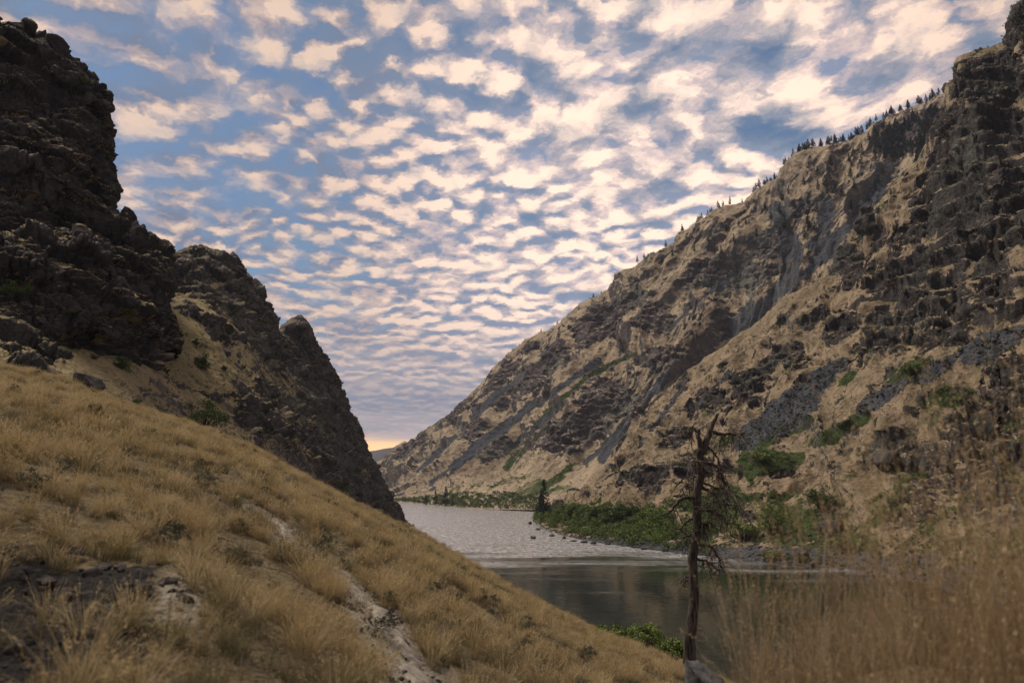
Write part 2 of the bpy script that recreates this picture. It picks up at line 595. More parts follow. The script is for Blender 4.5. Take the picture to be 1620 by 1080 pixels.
bank = sstep(-1.9, -2.9, PN[..., 0] + 0.25 * (PN[..., 1] - 5)) * sstep(9.0, 6.5, PN[..., 1]) * front  # mask of the bank whose colour is painted dark as corner shade
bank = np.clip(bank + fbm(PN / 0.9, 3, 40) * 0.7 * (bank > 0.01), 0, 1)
PATH_PX = [(432, 826), (452, 842), (478, 876), (512, 902), (556, 930), (592, 962), (618, 995), (645, 1032), (662, 1075), (672, 1130)]
path_w = np.array([p for p in (on_slope(*q) for q in PATH_PX) if p is not None])
BARE_PX = [(240, 900), (256, 930), (250, 965)]
bare_w = np.array([p for p in (on_slope(*q) for q in BARE_PX) if p is not None])


def line_dist(x, y, poly):
    d = np.full(np.shape(x), 1e9)
    for a, b in zip(poly[:-1], poly[1:]):
        vx, vy = b[0] - a[0], b[1] - a[1]
        t = np.clip(((x - a[0]) * vx + (y - a[1]) * vy) / (vx * vx + vy * vy + 1e-9), 0, 1)
        d = np.minimum(d, np.hypot(x - a[0] - t * vx, y - a[1] - t * vy))
    return d


pd = line_dist(PN[..., 0], PN[..., 1], path_w)
bd = line_dist(PN[..., 0], PN[..., 1], bare_w)
dirt = np.maximum(sstep(0.9, 0.3, pd), 0.8 * sstep(0.55, 0.1, bd))
terrain_object("hillside", PN, M_NEAR, wrap=True, rock=bank * 0.95, tone=0.15 - 0.1 * bank, dirt=dirt * (1 - bank),  # rock on the added bank carries the painted corner shade
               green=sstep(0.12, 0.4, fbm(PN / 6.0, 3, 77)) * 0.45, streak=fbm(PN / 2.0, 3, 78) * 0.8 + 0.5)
print("hillside ok; path", len(path_w), path_w[0], path_w[-1])

# footpath: a worn strip of pale earth lying on the slope
M_PATH, t, b = new_mat("pale_earth", 0.95, 0.1)
co = t.node("ShaderNodeTexCoord").outputs["Object"]
nn = t.noise(co, 7, 6, 0.7)
t.put(b.inputs["Base Color"], t.mix(t.ss(nn, 0.3, 0.7), (0.15, 0.125, 0.10), (0.34, 0.30, 0.25)))
t.put(b.inputs["Normal"], t.bump(nn, 0.06, 0.9))
s = np.linspace(0, len(path_w) - 1, 260)
cl = pchip(np.arange(len(path_w)), path_w, s)
tg = np.gradient(cl, axis=0)
sd_ = np.stack([tg[:, 1], -tg[:, 0]], -1)
sd_ /= np.linalg.norm(sd_, axis=1, keepdims=True)
cw = np.linspace(-1, 1, 15)
hw = 0.13 + 0.22 * fbm(np.stack([s * 1.7, s * 0, s * 0], -1), 3, 5)
PX_ = cl[:, None, :2] + sd_[:, None, :] * (cw[None, :, None] * hw[:, None, None])
PX_ = PX_ + 0.10 * np.stack([fbm(np.concatenate([PX_ * 2.5, PX_[..., :1] * 0 + k * 7], -1), 3, 60 + k) for k in range(2)], -1)
PZ = slope_full(PX_[..., 0], PX_[..., 1]) + 0.05 - 0.06 * np.abs(cw[None, :]) ** 3
tag(link("footpath", mesh_np("footpath", np.concatenate([PX_, PZ[..., None]], -1).reshape(-1, 3), grid_faces(260, 15)), M_PATH), kind="structure")

# ------------------------------------------------------------------ left: cliff ridge above the bench
B_CTRL = [
    [(-300, 600, 70), (-300, 520, 110), (-300, 440, 150), (-300, 300, 200), (-300, 150, 240)],
    [(-100, 600, 82), (-100, 535, 112), (-100, 470, 150), (-100, 350, 200), (-100, 220, 240)],
    [(0, 625, 90), (0, 548, 115), (0, 488, 150), (0, 400, 200), (0, 300, 240)],
    [(100, 645, 100), (100, 575, 122), (100, 515, 150), (110, 430, 205), (120, 360, 250)],
    [(200, 675, 115), (200, 602, 135), (205, 530, 165), (215, 450, 215), (225, 400, 255)],
    [(300, 705, 140), (290, 632, 155), (290, 540, 185), (285, 470, 225), (276, 404, 262)],
    [(360, 725, 155), (350, 645, 170), (345, 555, 200), (335, 470, 235), (312, 399, 268)],
    [(410, 750, 172), (400, 668, 190), (395, 572, 220), (380, 485, 250), (356, 406, 275)],
    [(450, 765, 190), (440, 692, 205), (430, 602, 235), (412, 515, 260), (388, 434, 282)],
    [(490, 790, 215), (480, 722, 225), (465, 640, 250), (448, 560, 272), (426, 494, 292)],
    [(510, 800, 232), (503, 735, 240), (488, 655, 262), (470, 580, 284), (437, 519, 300)],
    [(526, 806, 246), (518, 746, 255), (506, 668, 275), (490, 590, 293), (461, 508, 306)],
    [(530, 808, 250), (522, 748, 258), (510, 670, 278), (495, 590, 296), (474, 499, 308)],
    [(534, 810, 254), (526, 750, 262), (513, 675, 281), (499, 596, 299), (485, 513, 310)],
    [(548, 817, 275), (540, 763, 280), (526, 694, 295), (513, 625, 312), (497, 536, 322)],
    [(575, 832, 310), (565, 782, 312), (552, 722, 320), (538, 655, 335), (518, 564, 345)],
    [(600, 842, 350), (592, 797, 350), (580, 748, 355), (566, 692, 362), (547, 634, 372)],
    [(622, 847, 385), (614, 814, 383), (605, 780, 388), (596, 746, 393), (585, 716, 398)],
    [(636, 848, 405), (630, 832, 405), (624, 818, 407), (618, 803, 410), (610, 775, 412)],
    [(652, 850, 425), (648, 842, 425), (644, 836, 426), (640, 830, 428), (636, 824, 430)],
]
Cb = []
for row in B_CTRL:
    pts = [spot(*q) for q in row]
    pts.append(pts[-1] + np.array([-14, 26, -3.0]))
    pts.append(pts[-1] + np.array([-60, 70, -60.0]))
    Cb.append(pts)
su = [0, 1.2, 2, 2.8, 3.6, 4.6, 5.2, 5.8, 6.4, 7.0, 7.4, 7.62, 7.8, 7.95, 8.2, 9.0, 9.8, 10.5, 11.1, 11.7]
PB = loft(Cb, su, [0, 1, 2, 3, 4, 4.35, 5.2], int(900 * Q), int(430 * Q))
U, V = np.meshgrid(np.linspace(su[0], su[-1], PB.shape[0]), np.linspace(0, 5.2, PB.shape[1]), indexing="ij")
bx, by = survey(PB)
UB = U
lowf = fbm(PB / 38.0, 6, 101, 0.62)
# rock where the ridge is steep; grass on the bench and in the gully behind the tower
m = sstep(-0.15, 0.25, (U - 6.7) * 0.55 + (V - 2.3) * 0.30 + lowf * 1.6)
m = np.maximum(m, sstep(2.6, 3.2, V + lowf * 1.5))
m = np.maximum(m, blobs(bx, by, PB, [(20, 540, 70, 26, 0), (95, 535, 60, 24, -5), (60, 575, 50, 14, -8), (360, 525, 48, 24, -20), (440, 560, 30, 22, -20),
                                     (320, 610, 60, 18, -15), (400, 620, 60, 30, -20), (430, 665, 60, 40, -25), (300, 500, 24, 12, -10)], 0.5, 9.0, 110))
m *= 1 - 0.9 * strips(bx, by, PB, [([(285, 470), (330, 500), (372, 525)], 9), ([(330, 420), (372, 432)], 4), ([(338, 452), (385, 440)], 4), ([(415, 640), (470, 618)], 4),
                                   ([(455, 640), (530, 690)], 4), ([(470, 560), (500, 572)], 3)], 8.0, 111)
PB = PB + normals(PB) * (fbm(PB / 45.0, 3, 120) * 6.0 * sstep(0.3, 1.2, V) * (1 - 0.8 * sstep(3.3, 4.0, V)))[..., None] * np.where(normals(PB)[..., 2:].mean() < 0, -1, 1)
m *= 1 - 0.9 * blobs(bx, by, PB, [(250, 565, 150, 36, -14), (300, 590, 100, 26, -16), (165, 600, 80, 24, -8), (370, 590, 40, 18, -25)], 0.3, 20.0, 115)
PB = terrace(PB, 11.0, 0.35 * m * sstep(0.5, 1.5, V), 130)
PB, toneB = rough_rock(PB, np.clip(m, 0.06, 1) * (1 - 0.65 * sstep(3.6, 4.0, V)) * (1 - 0.45 * sstep(6.7, 7.2, U) * sstep(8.4, 7.9, U) * sstep(3.0, 3.7, V)), 3.4, 8.0, 140, 9.0)
PB[..., 2] += fbm(PB / 3.5, 3, 160) * 0.8
NB = np.abs(normals(PB)[..., 2])
rockB = np.clip(m * 0.95 - (0.72 - 0.20 * sstep(6.3, 8.0, UB)) * sstep(0.60, 0.84, NB) * m, 0, 1)
rockB = np.maximum(rockB, 0.9 * sstep(0.56, 0.40, NB))
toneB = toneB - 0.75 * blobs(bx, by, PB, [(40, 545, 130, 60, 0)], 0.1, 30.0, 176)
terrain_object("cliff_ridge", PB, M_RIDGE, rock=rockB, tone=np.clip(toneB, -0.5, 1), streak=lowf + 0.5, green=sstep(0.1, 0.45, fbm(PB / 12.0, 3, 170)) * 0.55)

# ------------------------------------------------------------------ left: dark cliff tower in front of it
A_CTRL = [   # columns run across the face, rows climb it
    [(-420, 620, 80), (-420, 480, 95), (-420, 330, 110), (-420, 320, 122), (-420, 220, 135), (-420, 60, 150), (-420, -90, 165), (-420, -180, 180)],
    [(-180, 600, 100), (-180, 500, 108), (-180, 410, 118), (-180, 400, 130), (-180, 300, 142), (-180, 180, 152), (-180, 40, 165), (-180, -50, 180)],
    [(0, 590, 118), (0, 500, 122), (0, 428, 130), (0, 415, 142), (0, 330, 152), (0, 215, 160), (0, 105, 172), (-10, 32, 188)],
    [(60, 590, 124), (58, 505, 127), (58, 418, 134), (60, 404, 148), (60, 320, 158), (60, 215, 165), (50, 110, 178), (10, 33, 192)],
    [(150, 590, 132), (145, 512, 134), (140, 415, 140), (135, 402, 154), (130, 322, 166), (125, 215, 172), (90, 112, 184), (28, 38, 196)],
    [(215, 590, 142), (205, 515, 144), (190, 420, 150), (180, 402, 162), (160, 325, 174), (150, 215, 180), (115, 115, 188), (42, 50, 199)],
    [(262, 570, 155), (245, 512, 156), (228, 435, 162), (215, 400, 170), (172, 325, 182), (166, 215, 186), (128, 118, 192), (55, 80, 202)],
    [(280, 555, 172), (268, 490, 172), (268, 408, 176), (246, 386, 184), (180, 322, 190), (174, 213, 192), (134, 118, 198), (60, 86, 206)],
    [(260, 555, 215), (245, 490, 215), (240, 412, 218), (220, 390, 222), (165, 330, 226), (155, 220, 228), (118, 125, 232), (50, 92, 236)],
]
Ca = []
for row in A_CTRL:
    pts = [spot(*q) for q in row]
    pts.append(pts[-1] + np.array([-25, 40, -6.0]))
    Ca.append(pts)
suA = [0, 1.6, 3.0, 3.6, 4.4, 5.1, 5.7, 6.1, 6.8]
svA = [0, 1, 2, 2.35, 3.1, 4.1, 5.1, 5.8, 6.4]
PA = loft(Ca, suA, svA, int(620 * Q), int(620 * Q))
U, V = np.meshgrid(np.linspace(0, 6.8, PA.shape[0]), np.linspace(0, 6.4, PA.shape[1]), indexing="ij")
nA = normals(PA)
if nA[..., 1].mean() > 0:
    nA = -nA
PA = PA + nA * ((ridged(PA / np.array([34.0, 34.0, 60.0]), 3, 201) - 0.55) * 9.0 * sstep(-0.2, 0.6, V) * (1 - 0.6 * sstep(5.6, 6.4, U)))[..., None]
PA = terrace(PA, 17.0, 0.45, 205)
PA, toneA = rough_rock(PA, np.full(U.shape, 1.0) - 0.5 * sstep(6.0, 6.1, U), 3.4, 8.5, 210, 11.0)
PA[..., 2] += fbm(PA / 3.0, 3, 230) * 0.6
NA = np.abs(normals(PA)[..., 2])
rockA = np.clip(1.15 - sstep(0.60, 0.85, NA + fbm(PA / 9.0, 3, 240) * 0.25), 0, 1)
terrain_object("cliff_tower", PA, M_CLIFF, rock=rockA, tone=toneA * 0.55 - 0.15, green=sstep(0.0, 0.4, fbm(PA / 10.0, 3, 241)) * 0.5)
print("left ok")

# ------------------------------------------------------------------ right: far mountain
D_CTRL = [((560, 768, 2000), (530, 800, 1500)), ((597, 738, 1750), (600, 797, 1250)), ((640, 702, 1500), (622, 798, 1120)), ((735, 640, 1320), (655, 800, 980)),
          ((820, 560, 1220), (695, 801, 880)), ((950, 470, 1120), (760, 805, 745)), ((1060, 387, 1060), (835, 806, 680)), ((1180, 318, 1030), (910, 801, 625)),
          ((1240, 284, 1015), (950, 800, 605)), ((1290, 242, 1000), (990, 800, 590)), ((1340, 226, 990), (1040, 798, 570)), ((1400, 197, 980), (1090, 795, 555)),
          ((1500, 158, 960), (1180, 780, 540)), ((1650, 92, 950), (1350, 760, 520)), ((1950, -40, 940), (1650, 700, 500))]
prof_f = np.array([0, 0.08, 0.2, 0.38, 0.6, 0.82, 1.0])
prof_h = np.array([0, 0.035, 0.12, 0.30, 0.555, 0.80, 1.0])
Cd = []
for cr, ba in D_CTRL:
    c, b0 = spot(*cr), spot(*ba)
    pts = [np.array([*(b0[:2] + (c[:2] - b0[:2]) * f), b0[2] + (c[2] - b0[2]) * h]) for f, h in zip(prof_f, prof_h)]
    pts.append(c + np.array([60, 60, -12.0]))
    pts.append(c + np.array([260, 260, -170.0]))
    Cd.append(pts)
suD = [0, 1, 1.8, 3, 4.2, 5.6, 7, 8.2, 8.9, 9.5, 10.1, 10.8, 12, 13.5, 15.5]
svD = [0, .5, 1.2, 2.2, 3.5, 4.8, 5.8, 6.1, 6.8]
nuD, nvD = int(1150 * Q), int(520 * Q)
PD = loft(Cd, suD, svD, nuD, nvD)
U, V = np.meshgrid(np.linspace(0, 15.5, nuD), np.linspace(0, 6.8, nvD), indexing="ij")
UD, VD = U, V
N0 = normals(PD)
if N0[..., 2].mean() < 0:
    N0 = -N0
mid = sstep(0.4, 2.0, V) * (1 - 0.55 * sstep(5.0, 5.8, V))
zu = np.zeros_like(U)
gul = ridged(np.stack([U * 0.62 + fbm(PD / 150.0, 4, 300) * 0.7, V * 0.20, zu], -1), 3, 301) - 0.6
gul2 = ridged(np.stack([U * 3.1 + V * 0.25 + fbm(PD / 60.0, 4, 303) * 1.3, V * 0.5, zu], -1), 3, 304) - 0.6
PD = PD + N0 * ((gul * 44.0 + gul2 * 8.0) * mid)[..., None] + N0 * (fbm(PD / 75.0, 4, 305) * 6.0 * mid)[..., None]
dx_, dy_ = survey(PD)
DX0, DY0 = dx_, dy_
ocs = fbm(np.stack([U * 1.9 + V * 0.35, V * 0.85 - U * 0.25, zu], -1) * 2.1, 6, 310, 0.66)
md = sstep(0.115, 0.20, ocs) * sstep(0.9, 1.7, V)
md = np.maximum(md, blobs(dx_, dy_, PD, [(1031, 502, 36, 28, 10), (835, 602, 46, 24, 35), (960, 629, 62, 26, -18), (905, 685, 58, 30, 20), (1062, 570, 48, 26, 0), (942, 512, 60, 26, 38),
                                         (1027, 744, 46, 30, 10), (778, 709, 30, 18, 30), (1120, 430, 60, 22, 20), (1180, 440, 60, 26, 15), (1160, 510, 40, 20, -20), (712, 650, 46, 14, 38), (650, 700, 36, 12, 40),
                                         (880, 560, 40, 16, 38), (1210, 390, 34, 22, 10), (1270, 330, 40, 16, 10), (990, 480, 36, 16, 30), (790, 600, 40, 13, 42), (750, 680, 30, 12, 38)], 0.55, 40.0, 320))
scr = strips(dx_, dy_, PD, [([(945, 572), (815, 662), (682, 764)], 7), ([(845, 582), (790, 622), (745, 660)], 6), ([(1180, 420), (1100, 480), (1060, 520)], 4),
                            ([(1232, 330), (1250, 400), (1262, 430)], 15), ([(1310, 330), (1300, 390)], 16), ([(1400, 270), (1370, 330)], 14), ([(1375, 320), (1330, 370), (1285, 425), (1225, 465), (1150, 530)], 13), ([(1150, 530), (1075, 580), (1005, 650), (950, 725)], 8), ([(720, 690), (660, 745)], 4),  # long strips beside the near spur's crest: gully shade painted in as scree
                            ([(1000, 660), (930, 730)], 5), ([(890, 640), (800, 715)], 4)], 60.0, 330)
grn = strips(dx_, dy_, PD, [([(1005, 560), (960, 580), (924, 600), (871, 645), (835, 690)], 4), ([(860, 680), (800, 740)], 5), ([(900, 740), (860, 775)], 7)], 30.0, 331)
md = np.maximum(md, 0.8 * blobs(dx_, dy_, PD, [(1450, 205, 62, 34, 22), (1480, 240, 40, 40, 0)], 0.3, 40.0, 332))
grn = np.maximum(grn, 0.62 * sstep(1.5, 0.7, V + fbm(PD / 60.0, 4, 333) * 1.6) * sstep(-0.1, 0.25, fbm(PD / 35.0, 4, 334)))
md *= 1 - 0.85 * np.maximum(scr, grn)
# alluvial fans at the foot stay grassy
PD = terrace(PD, 9.0, 0.35 * md, 335)
PD, toneD = rough_rock(PD, np.clip(md, 0.08, 1), 3.8, 10.0, 340, 8.0)
PD[..., 2] += fbm(PD / 9.0, 3, 360) * 1.4 * sstep(0.2, 1.0, V)
ND = np.abs(normals(PD)[..., 2])
rockD = np.clip(md * 0.92 - 0.62 * sstep(0.66, 0.88, ND) * md + sstep(0.50, 0.32, ND) * 0.6, 0, 1)
stD = fbm(np.stack([U * 9.0, V * 1.6, zu], -1), 5, 370, 0.65) * 1.3 + 0.5
grnD = grn
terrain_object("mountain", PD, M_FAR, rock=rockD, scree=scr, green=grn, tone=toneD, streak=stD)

# ------------------------------------------------------------------ right: near canyon side
E_CTRL = [((862, 802, 560), (842, 822, 500)), ((905, 786, 560), (855, 838, 400)), ((960, 737, 540), (905, 853, 325)), ((1020, 655, 520), (1000, 864, 277)),
          ((1100, 583, 500), (1080, 874, 252)), ((1180, 527, 490), (1165, 884, 232)), ((1250, 470, 475), (1255, 892, 215)), ((1308, 430, 462), (1345, 899, 202)),
          ((1340, 376, 452), (1435, 916, 170)), ((1400, 312, 446), (1525, 942, 145)), ((1462, 246, 441), (1620, 975, 121)), ((1474, 204, 437), (1680, 992, 112)),
          ((1498, 172, 433), (1740, 1010, 104)), ((1506, 122, 430), (1790, 1022, 99)), ((1524, 92, 427), (1850, 1034, 95)), ((1584, 74, 420), (1960, 1052, 89)),
          ((1592, 42, 416), (2030, 1064, 85)), ((1640, -25, 410), (2150, 1080, 81)), ((1800, -220, 400), (2400, 1110, 74))]
pf = np.array([0, 0.05, 0.16, 0.32, 0.5, 0.7, 0.86, 1.0])
ph = np.array([0, 0.03, 0.085, 0.20, 0.38, 0.615, 0.82, 1.0])
Ce = []
for cr, ba in E_CTRL:
    c, b0 = spot(*cr), spot(*ba)
    pts = [np.array([*(b0[:2] + (c[:2] - b0[:2]) * f), b0[2] + (c[2] - b0[2]) * h]) for f, h in zip(pf, ph)]
    pts.append(c + np.array([18, 30, -3.0]))
    pts.append(c + np.array([120, 130, -70.0]))
    Ce.append(pts)
suE = [0, .9, 1.8, 2.9, 3.9, 4.8, 5.7, 6.5, 7.3, 8.1, 8.9, 9.3, 9.7, 10.1, 10.5, 11.2, 11.6, 12.3, 13.6]
svE = [0, .3, .9, 1.8, 2.8, 3.9, 4.8, 5.6, 5.85, 6.5]
nuE, nvE = int(1250 * Q), int(640 * Q)
PE = loft(Ce, suE, svE, nuE, nvE)
U, V = np.meshgrid(np.linspace(0, 13.6, nuE), np.linspace(0, 6.5, nvE), indexing="ij")
UE, VE = U, V
zu = np.zeros_like(U)
N0 = normals(PE)
if N0[..., 2].mean() < 0:
    N0 = -N0
mid = sstep(0.3, 1.6, V) * (1 - 0.7 * sstep(4.9, 5.6, V))
gul = ridged(np.stack([U * 0.75 + fbm(PE / 70.0, 4, 400) * 1.0, V * 0.42, zu], -1), 3, 401) - 0.6
PE = PE + N0 * (gul * 17.0 * mid)[..., None] + N0 * (fbm(PE / 34.0, 4, 405) * 6.0 * mid)[..., None]
ex_, ey_ = survey(PE)
EX0, EY0 = ex_, ey_
oce = fbm(np.stack([U * 1.3 + V * 0.25, V * 2.1 - U * 0.25, zu], -1) * 1.7, 6, 410, 0.66)
me_ = sstep(0.125, 0.225, oce) * sstep(0.9, 1.8, V) * 0.9
me_ = np.maximum(me_, blobs(ex_, ey_, PE, [
    (1126, 632, 26, 22, 10), (1185, 612, 30, 26, 30), (1342, 415, 34, 42, 30), (1365, 350, 24, 26, 30), (1430, 505, 66, 18, 12), (1540, 480, 90, 20, 8), (1585, 430, 60, 14, 8), (1480, 530, 60, 16, 8),
    (1390, 545, 44, 16, 15), (1330, 520, 34, 18, 25), (1245, 560, 34, 18, 25), (1210, 580, 26, 14, 20), (1100, 740, 34, 26, 0), (1020, 755, 40, 24, 10), (1070, 690, 34, 14, 25), (1290, 500, 26, 12, 35),
    (1570, 125, 80, 48, 0), (1550, 195, 100, 32, 0), (1600, 40, 30, 40, 0), (1545, 275, 90, 16, 4), (1570, 320, 90, 18, 3), (1500, 345, 60, 22, 5), (1590, 370, 60, 18, 0), (1440, 370, 50, 18, 15), (1450, 420, 60, 18, 12), (1540, 410, 70, 14, 6),
    (1410, 710, 34, 34, 0), (1480, 760, 60, 80, 0), (1570, 700, 80, 70, 0), (1570, 830, 90, 70, 0), (1430, 830, 40, 40, 0), (1560, 910, 120, 60, 0), (1480, 880, 60, 40, 0), (1600, 620, 40, 60, 0), (1180, 815, 20, 14, 0), (1310, 820, 26, 20, 0), (1240, 740, 24, 12, 10)], 0.5, 14.0, 420))
scr = np.maximum(blobs(ex_, ey_, PE, [(1255, 640, 82, 30, 38), (1310, 590, 40, 16, 40), (1200, 680, 42, 22, 35), (1400, 625, 56, 16, 32), (1480, 585, 50, 13, 28), (1570, 545, 70, 22, 25)], 0.4, 25.0, 430),
                 strips(ex_, ey_, PE, [([(1090, 600), (1030, 680)], 4), ([(1155, 590), (1090, 650)], 4)], 20.0, 431))
grn = blobs(ex_, ey_, PE, [(1440, 585, 44, 12, 30), (1340, 600, 20, 8, 40), (1230, 690, 60, 10, 28), (1220, 730, 60, 18, 10), (1330, 680, 60, 14, 28), (1500, 630, 40, 16, 10), (1250, 830, 50, 50, 0), (1170, 690, 50, 9, 25), (1130, 800, 60, 30, 0),
                           (1000, 830, 170, 26, -8), (1330, 860, 60, 22, 0), (880, 815, 50, 14, 0)], 0.55, 14.0, 440)
grn = np.maximum(grn, 0.6 * sstep(1.7, 0.6, V + fbm(PE / 26.0, 4, 441) * 1.6) * sstep(-0.2, 0.2, fbm(PE / 15.0, 4, 442)))
grn = np.maximum(grn, 0.52 * sstep(0.18, 0.45, fbm(PE / 22.0, 4, 443)))
stones = sstep(0.32, 0.15, V + fbm(PE / 12.0, 3, 444) * 0.15)
scr = np.maximum(scr, stones)
me_ = np.maximum(me_, 0.95 * blobs(ex_, ey_, PE, [(1560, 300, 130, 130, 0), (1480, 440, 130, 60, 15), (1350, 400, 50, 70, 30)], 0.3, 40.0, 450) * sstep(-0.04, 0.08, oce))
me_ *= 1 - 0.9 * np.maximum(scr, grn * 0.6)
me_ *= np.maximum(sstep(0.35, 0.7, V), sstep(9.0, 9.6, U) * sstep(0.0, 0.2, V))
me_ *= 1 - 0.85 * strips(ex_, ey_, PE, [([(1285, 452), (1230, 488), (1170, 540), (1090, 605), (1015, 672)], 11)], 30.0, 432)
led = blobs(ex_, ey_, PE, [(1560, 300, 130, 130, 0), (1500, 460, 160, 70, 10)], 0.3, 40.0, 450)
PE = terrace(PE, 10.5, np.clip(0.55 * me_ + 0.72 * led + 0.10, 0, 0.88) * sstep(0.6, 1.4, V), 455, 0.35)
PE, toneE = rough_rock(PE, np.clip(me_, 0.05, 1) * (1 - 0.4 * sstep(5.3, 5.6, V)), 2.4, 7.0, 460, 6.0)
PE[..., 2] += fbm(PE / 4.0, 3, 480) * 0.7 * sstep(0.2, 0.8, V)
NE = np.abs(normals(PE)[..., 2])
rockE = np.clip(me_ * 0.95 - 0.72 * sstep(0.66, 0.88, NE) * me_, 0, 1)
rockE = np.maximum(rockE, 0.85 * sstep(0.56, 0.40, NE) * sstep(-0.04, 0.10, oce))
stE = fbm(np.stack([U * 7.0, V * 3.0, zu], -1), 5, 490, 0.65) * 1.2 + 0.5
rockE = np.maximum(rockE, led * sstep(0.66, 0.50, NE))
terrain_object("canyon_side", PE, M_RIGHT, rock=rockE, scree=scr, green=grn, tone=toneE, streak=stE)
print("right ok")

# ------------------------------------------------------------------ distant hills, river bed, river
M_HILL, t, b = new_mat("distant_hill", 1.0, 0.0)
co = t.node("ShaderNodeTexCoord").outputs["Object"]
t.put(b.inputs["Base Color"], t.mix(t.noise(co, 0.01, 5, 0.6), (0.05, 0.05, 0.05), (0.11, 0.10, 0.085)))
xs = np.linspace(-3200, 1200, 260)
ys = np.linspace(3600, 6500, 160)
X_, Y_ = np.meshgrid(xs, ys, indexing="ij")
hp = np.stack([X_, Y_, X_ * 0], -1)
Hh = (ridged(hp / 1500.0, 5, 500) - 0.25) * 300 * sstep(3600, 4700, Y_) * (0.6 + 0.9 * sstep(-800, 300, X_)) + 30 * sstep(3600, 4000, Y_)
Hh = Hh * 0.75 + 215 * np.exp(-((X_ + 760 - (Y_ - 4700) * -0.16) / 420) ** 2) * sstep(3600, 4500, Y_)
Hh -= 100 * np.exp(-((X_ + 1150) / 500) ** 2) * sstep(3600, 4400, Y_)
tag(link("distant_hills", mesh_np("distant_hills", np.stack([X_, Y_, Hh], -1).reshape(-1, 3), grid_faces(260, 160)), M_HILL), kind="structure")

M_BED, t, b = new_mat("river_bed", 0.9, 0.2)
t.put(b.inputs["Base Color"], t.mix(t.noise(t.node("ShaderNodeTexCoord").outputs["Object"], 0.4, 5), (0.03, 0.03, 0.022), (0.09, 0.08, 0.06)))
g = np.linspace(-1, 1, 41)
X_, Y_ = np.meshgrid(np.sign(g) * np.abs(g) ** 2 * 6700, np.sign(g) * np.abs(g) ** 2 * 6700, indexing="ij")
tag(link("ground", mesh_np("ground", np.stack([X_, Y_, X_ * 0 - 4.0], -1).reshape(-1, 3), grid_faces(41, 41)), M_BED), kind="structure")

M_WATER, t, b = new_mat("river_water", 0.06, 0.5)
b.inputs["IOR"].default_value = 1.33

co = t.node("ShaderNodeTexCoord").outputs["Object"]
rif = t.attr("riffle")
wv = t.m("ADD", t.noise(t.scl(co, (0.55, 0.30, 1)), 1.0, 5, 0.6, 0.6), t.m("MULTIPLY", t.noise(t.scl(co, (0.09, 0.05, 1)), 1.0, 3, 0.5, 0.8), 0.9))
foam_sheen = t.ss(t.noise(t.scl(co, (0.6, 0.2, 1)), 1.0, 6, 0.75, 0.8), 0.18, 0.86)  # broken water, with the sky's sheen painted into its pale colour
patch = t.ss(t.noise(t.scl(co, (0.045, 0.02, 1)), 1.0, 4, 0.6, 1.0), 0.35, 0.65, 0.35, 1.0)
nd = t.node("ShaderNodeBump")
nd.inputs["Distance"].default_value = 1.0
t.put(nd.inputs["Strength"], t.m("MULTIPLY_ADD", t.m("MULTIPLY", rif, patch), 0.9, 0.03))
t.put(b.inputs["Base Color"], t.mix(t.m("MULTIPLY", t.m("MULTIPLY", foam_sheen, rif), 0.8), (0.010, 0.015, 0.011), (0.80, 0.76, 0.77)))
t.put(nd.inputs["Height"], wv)
t.put(b.inputs["Normal"], nd.outputs[0])
t.put(b.inputs["Roughness"], t.m("MULTIPLY_ADD", rif, 0.14, 0.05))
nu, nv = 240, 420
yy = np.geomspace(40, 1700, nv)
uu = np.linspace(-1, 1, nu)
UU, YY = np.meshgrid(uu, yy, indexing="ij")
XX = UU * (160 + 0.55 * YY)
wp = np.stack([XX, YY, XX * 0], -1)
wpx, wpy = survey(wp)
edge = 0.5 + 0.0 * XX
rf = sstep(190, 275, YY + fbm(wp / np.array([45.0, 14.0, 1.0]), 5, 600, 0.6) * 120 - np.maximum(XX - 20, 0) * 0.05)
rf = np.maximum(rf, 0.15 * sstep(170, 200, YY) * sstep(-0.1, 0.3, fbm(wp / np.array([40.0, 6.0, 1.0]), 3, 601)))
me = mesh_np("river", wp.reshape(-1, 3), grid_faces(nu, nv))
add_attr(me, "riffle", rf)
tag(link("river", me, M_WATER), kind="structure")
print("water ok")

# ------------------------------------------------------------------ plant, wood and stone materials
def leaf_mat(name, a, b_, rough=0.7):
    m, t, b = new_mat(name, rough, 0.25)
    oi = t.node("ShaderNodeObjectInfo").outputs["Random"]
    t.put(b.inputs["Base Color"], t.mix(t.m("ADD", t.m("MULTIPLY", t.attr("tone"), 0.75), t.m("MULTIPLY", oi, 0.25)), a, b_))
    return m


M_LEAF = leaf_mat("shrub_leaves", (0.026, 0.044, 0.011), (0.115, 0.160, 0.038))
M_LEAF_LIGHT = leaf_mat("willow_leaves", (0.055, 0.090, 0.014), (0.20, 0.25, 0.058))
M_SAGE = leaf_mat("sage_leaves", (0.050, 0.052, 0.030), (0.125, 0.120, 0.070))
M_NEEDLE = leaf_mat("pine_needles", (0.007, 0.014, 0.009), (0.026, 0.040, 0.020))


def wood_mat(name, a, b_, sc=30.0):
    m, t, b = new_mat(name, 0.9, 0.15)
    co = t.node("ShaderNodeTexCoord").outputs["Object"]
    n = t.noise(t.scl(co, (1, 1, 0.16)), sc, 5, 0.65)
    t.put(b.inputs["Base Color"], t.mix(t.ss(n, 0.32, 0.66), a, b_))
    t.put(b.inputs["Normal"], t.bump(n, 0.03, 0.9))
    return m


M_BARK = wood_mat("dead_pine_bark", (0.018, 0.015, 0.013), (0.11, 0.09, 0.075), 14.0)
M_TWIG = wood_mat("dead_pine_wood", (0.030, 0.025, 0.022), (0.150, 0.128, 0.110), 20.0)
M_TRUNK = wood_mat("pine_bark", (0.035, 0.025, 0.018), (0.11, 0.075, 0.05), 6.0)


